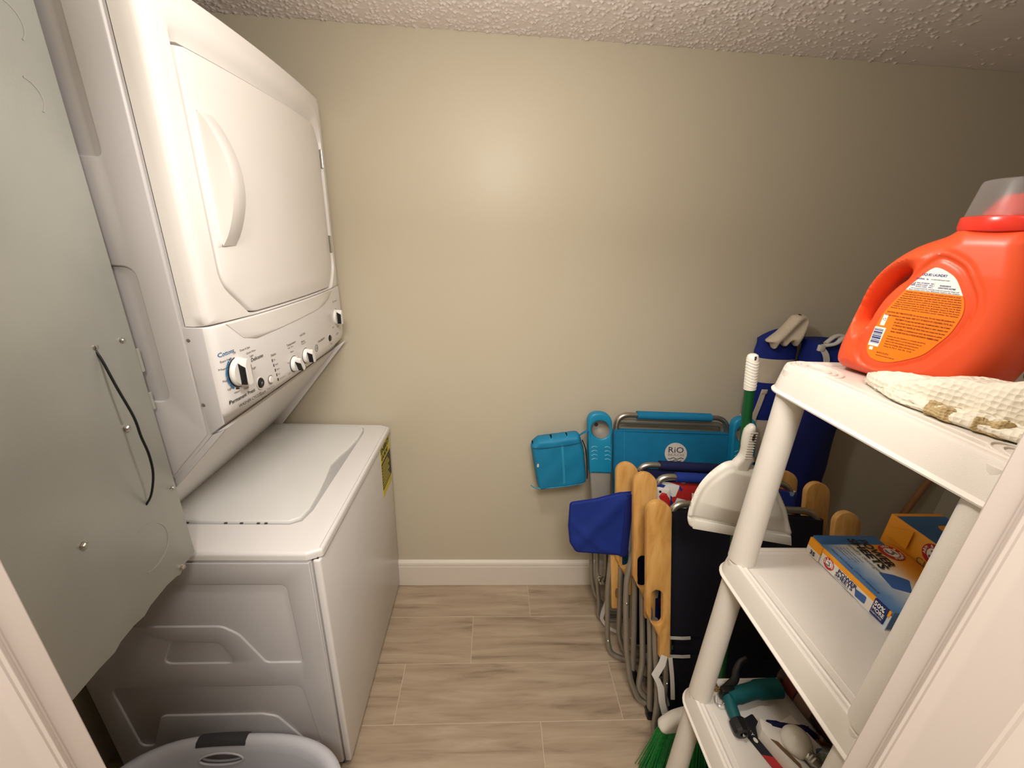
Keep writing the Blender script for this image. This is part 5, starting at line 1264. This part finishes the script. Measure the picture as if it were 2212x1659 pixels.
P = catmull([(0.752, -0.129, 0.846), (0.772, -0.124, 0.800), (0.785, -0.122, 0.73), (0.793, -0.118, 0.668)], 6)
put('black_zip', tube(NB(), P, 0.0022, 6), BLACK, tp)
P = catmull([(0.568, -0.127, 0.640), (0.60, -0.131, 0.628), (0.70, -0.132, 0.640), (0.775, -0.130, 0.654)], 6)
put('lower_piping', tube(NB(), P, 0.0022, 6), mat('teal_stripe', (40, 146, 184), 0.7), tp)
P = catmull([(0.745, -0.112, 0.858), (0.760, -0.112, 0.870), (0.785, -0.108, 0.875), (0.800, -0.105, 0.83)], 5)
put('hanging_loop', ribbon(NB(), P, Y, 0.012, 0.0018), TEAL, tp)
put('small_patch', box(NB(), 0.586, 0.593, -0.1355, -0.1345, 0.728, 0.742), CREAM2, tp)

# royal blue pouch hanging from the wooden arm
bp2 = thing('royal_blue_pouch', 'flat royal blue fabric pouch hanging left of the wooden chair arms', 'pouch', (0.80, -0.275, 0.5))
kz = (-0.13 / 0.81)
o_ = round_poly([(0.690, 0.690), (0.780, 0.705), (0.860, 0.728), (0.908, 0.733), (0.915, 0.70), (0.915, 0.490), (0.902, 0.478), (0.880, 0.486), (0.725, 0.498), (0.700, 0.535), (0.690, 0.600)], [0.012, 0.03, 0.01, 0.008, 0.01, 0.01, 0.004, 0.02, 0.02, 0.03, 0.03], 5)
def drape(x, z, d, a_, b_):
    s = (x - 0.69) / 0.22; t_ = (z - 0.48) / 0.25
    w_ = 0.007 * math.exp(-((s - t_ * 1.0 + 0.05) / 0.16) ** 2) + 0.006 * math.exp(-((s + 0.55 - 1.3 * (1 - t_)) / 0.1) ** 2)
    return a_ + w_ * min(1, d / 0.02), b_ - 0.4 * w_ * min(1, d / 0.02)
bm = inflate(NB(), o_, (0, -0.402, 0), X, Vector((0, 0.148, 1)), Vector((0, -1, 0.148)), 0.007, 0.007, step=0.004, fn=drape)
pbk = put('pouch_body', bm, ROYAL, bp2, ang=179)
edge = [(x, z) for x, z in o_]
P = [Vector((x, -0.402 - 0.001 + 0.148 * z, z)) for x, z in edge]
put('pouch_piping', tube(NB(), P, 0.0024, 6, closed=True), mat('royal_piping', (10, 30, 120), 0.8), bp2, ang=60)
put('pouch_border', prism(NB(), [(0.886, 0.488), (0.912, 0.490), (0.912, 0.728), (0.886, 0.725)], (0, -0.410, 0), X, Vector((0, 0.148, 1)), -Y, 0.004, bev=0.001), mat('royal_dark', (8, 26, 100), 0.8), bp2)

# ------------------------------------------------------------------ broom with clip-on dustpan
def pl_pt(x, z, w=0.0): return Vector((x, -0.700 + 0.0462 * z - w, z))
bt, bb = Vector((0.976, -0.638, 1.341)), Vector((1.128, -0.690, 0.20))
br = thing('angle_broom', 'green-handled angle broom with white grip and green bristles, in front of the beach chairs', 'broom', (1.12, -0.70, 0))
def bl_(t): return bt + (bb - bt) * t
ax = (bb - bt).normalized()
put('handle', tube(NB(), [bl_(0.05), bl_(0.5), bl_(0.995)], 0.0108, 14), GREEN, br, ang=60)
gl = [(0.006, -0.0), (0.0105, 0.003), (0.0125, 0.010), (0.0130, 0.075), (0.0130, 0.083), (0.0112, 0.084)]
put('hand_grip', lathe(NB(), gl, bt, ax, 18), PANM, br, ang=50)
for k in range(9):
    c = bt + ax * (0.018 + k * 0.0068)
    put('grip_ridge', tube(NB(), [c + Vector((math.cos(t) * 0.0128, math.sin(t) * 0.0128, 0.002 * math.cos(2 * t))) for t in [2 * math.pi * j / 16 for j in range(16)]], 0.0011, 5, closed=True), PANM, br, ang=60)
put('hang_slot', box(NB(), bt.x - 0.0022, bt.x + 0.0022, bt.y - 0.0132, bt.y - 0.010, bt.z - 0.012, bt.z - 0.003, bev=0.001), DKGREY, br)
# angled white cap and flared bristles
capc = [(0.940, 0.168), (0.955, 0.195), (0.985, 0.222), (1.06, 0.250), (1.12, 0.262), (1.16, 0.255), (1.19, 0.232), (1.20, 0.205), (1.15, 0.186), (1.02, 0.160), (0.960, 0.148)]
bm = inflate(NB(), [(p.x, p.y) for p in catmull([(x, z, 0) for x, z in capc], 4, closed=True)], (0, -0.700, 0), X, Z, -Y, 0.020, 0.016, step=0.005, power=0.5)
put('broom_cap', bm, PANM, br, ang=60)
bm = NB(); r_ = random.Random(3)
for i in range(90):
    s = i / 89; x0_ = 0.955 + 0.225 * s; z0_ = 0.160 + 0.036 * s
    for j in range(6):
        y0_ = -0.700 + (j - 2.5) * 0.0050
        x1_ = 0.890 + 0.335 * s + r_.uniform(-0.004, 0.004); y1_ = -0.748 + (j - 2.5) * 0.012 + r_.uniform(-0.004, 0.004); z1_ = 0.004 + r_.uniform(0, 0.006)
        tube(bm, [(x0_, y0_, z0_ + 0.01), ((x0_ * 0.55 + x1_ * 0.45), (y0_ * 0.55 + y1_ * 0.45), z0_ * 0.55), (x1_, y1_, z1_)], [0.0020, 0.0019, 0.0014], 4)
put('bristles', bm, BRIST, br, kind='stuff', ang=60)

dp = thing('white_dustpan', 'white dustpan with ribbed handle clipped on the green broom pole', 'dustpan', (1.03, -0.69, 0.85))
pan = [(1.027, 1.073), (1.040, 1.067), (1.094, 1.024), (1.117, 0.994), (1.144, 0.951), (1.165, 0.905), (1.176, 0.883), (1.184, 0.843), (1.05, 0.869), (0.913, 0.895), (0.903, 0.904), (0.895, 0.930), (0.897, 0.974), (0.908, 1.017), (0.928, 1.051), (0.953, 1.076), (0.974, 1.084), (0.990, 1.080)]
arc = catmull([(x, z, 0) for x, z in pan[9:] + pan[:7]], 6); pan_s = [(p.x, p.y) for p in arc] + [(1.184, 0.845), (1.180, 0.8435), (1.05, 0.869)]
DO = Vector((0, -0.712, 0)); DV = Vector((0, 0.0462, 1)); DN = Vector((0, -1, 0.0462))
def pan_fn(x, z, d, a_, b_):
    # shallow dish seen from behind: raised rim flange, dome toward the handle, crease above the lip
    zl = 0.925 - 0.185 * (x - 0.913)           # crease line
    dome = 0.020 * max(0, 1 - ((x - 1.03) / 0.13) ** 2) * min(1, max(0, (z - zl) / 0.05))
    rim = 0.0035 * math.exp(-((d - 0.006) / 0.006) ** 2) * (1 if z > zl else 0.2)
    crease = -0.004 * math.exp(-((z - zl) / 0.004) ** 2)
    f = 0.004 + dome * min(1, d / 0.02) + rim + crease
    if d < 1e-5: return 0, 0
    return f, 0.003 - dome * 0.7 * min(1, d / 0.02)
bm = inflate(NB(), pan_s, DO, X, DV, DN, 0.004, 0.004, step=0.0032, fn=pan_fn)
pb_ = put('pan_body', bm, PANM, dp, ang=60)
# front lip, a flat sloping strip
bm = prism(NB(), [(0.912, 0.921), (1.174, 0.873), (1.182, 0.846), (0.912, 0.896)], DO + DN * 0.004, X, DV, DN, 0.004, bev=0.0015); put('pan_lip', bm, PANM, dp)
hp_ = [(1.014, 1.050), (1.018, 1.080), (1.025, 1.089), (1.016, 1.11), (1.014, 1.129), (1.012, 1.160), (1.008, 1.178), (0.998, 1.181), (0.988, 1.168), (0.986, 1.144), (0.989, 1.104), (0.975, 1.078), (0.985, 1.050)]
bm = inflate(NB(), [(p.x, p.y) for p in catmull([(x, z, 0) for x, z in hp_], 4, closed=True)], DO + DN * 0.004, X, DV, DN, 0.013, 0.010, step=0.003)
ph_ = put('pan_handle', bm, PANM, dp, ang=60)
for k in range(11):
    z = 1.098 + k * 0.0065
    put('handle_rib', tube(NB(), [DO + DN * (0.0155 + 0.001) + X * xx + DV * z for xx in (0.9935, 0.999, 1.0055, 1.0105)], 0.0013, 6), PANM, ph_, ang=60)
put('oval_badge', prism(NB(), circle(1.003, 1.152, 0.0035, 18, 0.0085), DO + DN * 0.0165, X, DV, DN, 0.0012), mat('badge_dark', (50, 34, 20), 0.4), ph_)
bm = ring(NB(), DO + X * 1.040 + DV * 0.952 + DN * 0.0245, X, DV, DN, 0.021, 0.0222, 0.0006, 30)
text_bm(bm, 'LIBMAN', 0.011, DO + X * 1.040 + DV * 0.948 + DN * 0.0245, X, DV, DN, h=0.0007, align='CENTER', width=0.034)
put('embossed_mark', bm, PANM, pb_, smooth=False)

# ------------------------------------------------------------------ beach umbrella sleeve and blue bag in the corner behind the shelf
um = thing('striped_beach_umbrella', 'rolled blue and cream striped beach umbrella with knotted cream top, against the back wall', 'beach umbrella', (1.50, -0.11, 0))
def roll(name, cx0_, cx1_, cy, r0, r1, z0, z1, m, parent, seed, folds=3, fa=0.006, n=12):
    r_ = np.random.default_rng(seed); ph = r_.uniform(0, 6, 6); loops = []
    for i in range(n + 1):
        s = i / n; z = z0 + (z1 - z0) * s; r = r0 + (r1 - r0) * s; cx = cx0_ + (cx1_ - cx0_) * s; lp = []
        for k in range(36):
            t = 2 * math.pi * k / 36
            q = r * (1 + 0.0) + fa * math.sin(folds * t + ph[0] + s * 1.5) + fa * 0.5 * math.sin(5 * t + ph[1] - 4 * s) + fa * 0.4 * math.sin(9 * s + 2 * t + ph[2])
            lp.append(Vector((cx + q * math.cos(t), cy + q * (0.50 if name == 'canvas_band' else 0.82) * math.sin(t), z)))
        loops.append(lp)
    return put(name, loft(NB(), loops), m, parent, ang=70)
def ux(z): return 1.515 - 0.062 * z
bands = [(0.02, 0.30, UMBB), (0.30, 0.42, CREAM), (0.42, 0.74, UMBB), (0.74, 0.93, CREAM), (0.93, 1.085, UMBB), (1.085, 1.180, CREAM), (1.180, 1.250, UMBB)]
for i, (z0, z1, m) in enumerate(bands):
    roll('canvas_band', ux(z0), ux(z1), -0.088, 0.079 - 0.002 * (i % 2), 0.083 if i < 6 else 0.074, z0, z1, m, um, 7, fa=0.003)
put('canvas_shoulder', loft(NB(), [[Vector((ux(1.25) + 0.006 * j + (0.074 - 0.010 * j + 0.003 * math.sin(3 * t + j)) * math.cos(t), -0.088 + (0.040 - 0.006 * j) * math.sin(t), 1.249 + 0.007 * j * (2.2 - j * 0.2))) for t in [2 * math.pi * k / 36 for k in range(36)]] for j in range(5)]), UMBB, um, ang=70)
# knotted top: cream flap folding over to the right, blue behind it
o_ = [(1.358, 1.254), (1.393, 1.290), (1.418, 1.325), (1.436, 1.350), (1.472, 1.352), (1.490, 1.335), (1.487, 1.300), (1.482, 1.262), (1.470, 1.236), (1.447, 1.256), (1.427, 1.234), (1.407, 1.250), (1.392, 1.224), (1.376, 1.244)]
bm = inflate(NB(), [(p.x, p.y) for p in catmull([(x, z, 0) for x, z in o_], 4, closed=True)], (0, -0.138, 0), X, Z, -Y, 0.022, 0.013, step=0.004, fn=lambda x, z, d, a_, b_: (a_ + 0.005 * math.sin(90 * (x - 0.7 * z)) * min(1, d / 0.015), b_))
put('cream_top_flap', bm, CREAM, um, ang=70)
o_ = [(1.460, 1.262), (1.470, 1.300), (1.480, 1.338), (1.494, 1.328), (1.503, 1.305), (1.504, 1.272), (1.492, 1.240), (1.470, 1.232)]
bm = inflate(NB(), [(p.x, p.y) for p in catmull([(x, z, 0) for x, z in o_], 4, closed=True)], (0, -0.118, 0), X, Z, -Y, 0.030, 0.025, step=0.005)
put('blue_top_flap', bm, UMBB, um, ang=70)
put('canvas_strap', ribbon(NB(), catmull([(1.408, -0.130, 1.055), (1.402, -0.132, 1.00), (1.395, -0.132, 0.93), (1.400, -0.133, 0.86), (1.398, -0.133, 0.74)], 4), X, 0.020, 0.002), CREAM, um)
put('strap_tab', box(NB(), 1.398, 1.420, -0.134, -0.129, 1.045, 1.062, bev=0.001), CREAM, um)
put('pole_tip', lathe(NB(), [(0.012, 0), (0.014, 0.002), (0.014, 0.03)], (ux(0), -0.088, 0), Z, 14), CHROME, um)

um.location = Vector(um.location) + Vector((0.036, 0.045, -0.008))
bg = thing('blue_carry_bag', 'tall blue carry bag with grey-white webbing loops, right of the striped umbrella', 'bag', (1.70, -0.09, 0))
def bagx(z): return 1.735 - 0.086 * z
for i, (z0, z1, r0, r1) in enumerate([(0.0, 0.68, 0.090, 0.088), (0.68, 1.00, 0.088, 0.086), (1.00, 1.255, 0.086, 0.082)]):
    roll('bag_body', bagx(z0), bagx(z1), -0.100, r0, r1, z0, z1, UMBB if i == 2 else mat('deep_blue_fabric', (10, 24, 92), 0.8, noise=0.12), bg, 11 + i, folds=3, fa=0.005)
P = catmull([(1.545, -0.165, 1.250), (1.580, -0.178, 1.262), (1.610, -0.170, 1.282), (1.640, -0.176, 1.262), (1.670, -0.170, 1.258), (1.712, -0.150, 1.262)], 5)
put('rim_webbing', tube(NB(), P, 0.0095, 10, ry=0.006), CREAM2, bg, ang=60)
P = catmull([(1.560, -0.160, 1.258), (1.600, -0.150, 1.284), (1.640, -0.152, 1.280), (1.690, -0.150, 1.256)], 5)
put('rim_webbing', tube(NB(), P, 0.008, 10, ry=0.006), CREAM2, bg, ang=60)
put('webbing_loop', ribbon(NB(), catmull([(1.535, -0.180, 1.245), (1.548, -0.190, 1.225), (1.556, -0.194, 1.195), (1.548, -0.192, 1.160), (1.530, -0.190, 1.145)], 5), X, 0.020, 0.003), CREAM2, bg)
put('webbing_loop', ribbon(NB(), catmull([(1.590, -0.188, 1.130), (1.604, -0.196, 1.175), (1.628, -0.202, 1.195), (1.646, -0.198, 1.180), (1.648, -0.192, 1.130)], 5), [Vector((0.3, -1, 0.2))] * 21, 0.024, 0.003), CREAM2, bg)
put('care_label', box(NB(), 1.480, 1.502, -0.130, -0.127, 1.148, 1.170, bev=0.0006), mat('green_tag', (44, 74, 66), 0.6), um)
put('buckle', box(NB(), 1.520, 1.540, -0.190, -0.176, 1.236, 1.258, bev=0.003), CREAM2, bg)

# bare broomstick leaning in the right corner
ws = thing('wooden_stick', 'bare wooden broomstick leaning in the dark right corner behind the shelf', 'stick', (2.20, -0.10, 0))
put('stick_shaft', tube(NB(), [(2.196, -0.03, 0.005), (2.30, -0.024, 0.36), (2.44, -0.016, 0.84)], 0.013, 12), TANW, ws, ang=60)
put('stick_cap', lathe(NB(), [(0.0135, 0), (0.0145, 0.001), (0.0145, 0.014), (0.009, 0.020), (0.0001, 0.021)], (2.44, -0.016, 0.838), (0.28, 0.016, 0.96), 12), GREEN, ws)
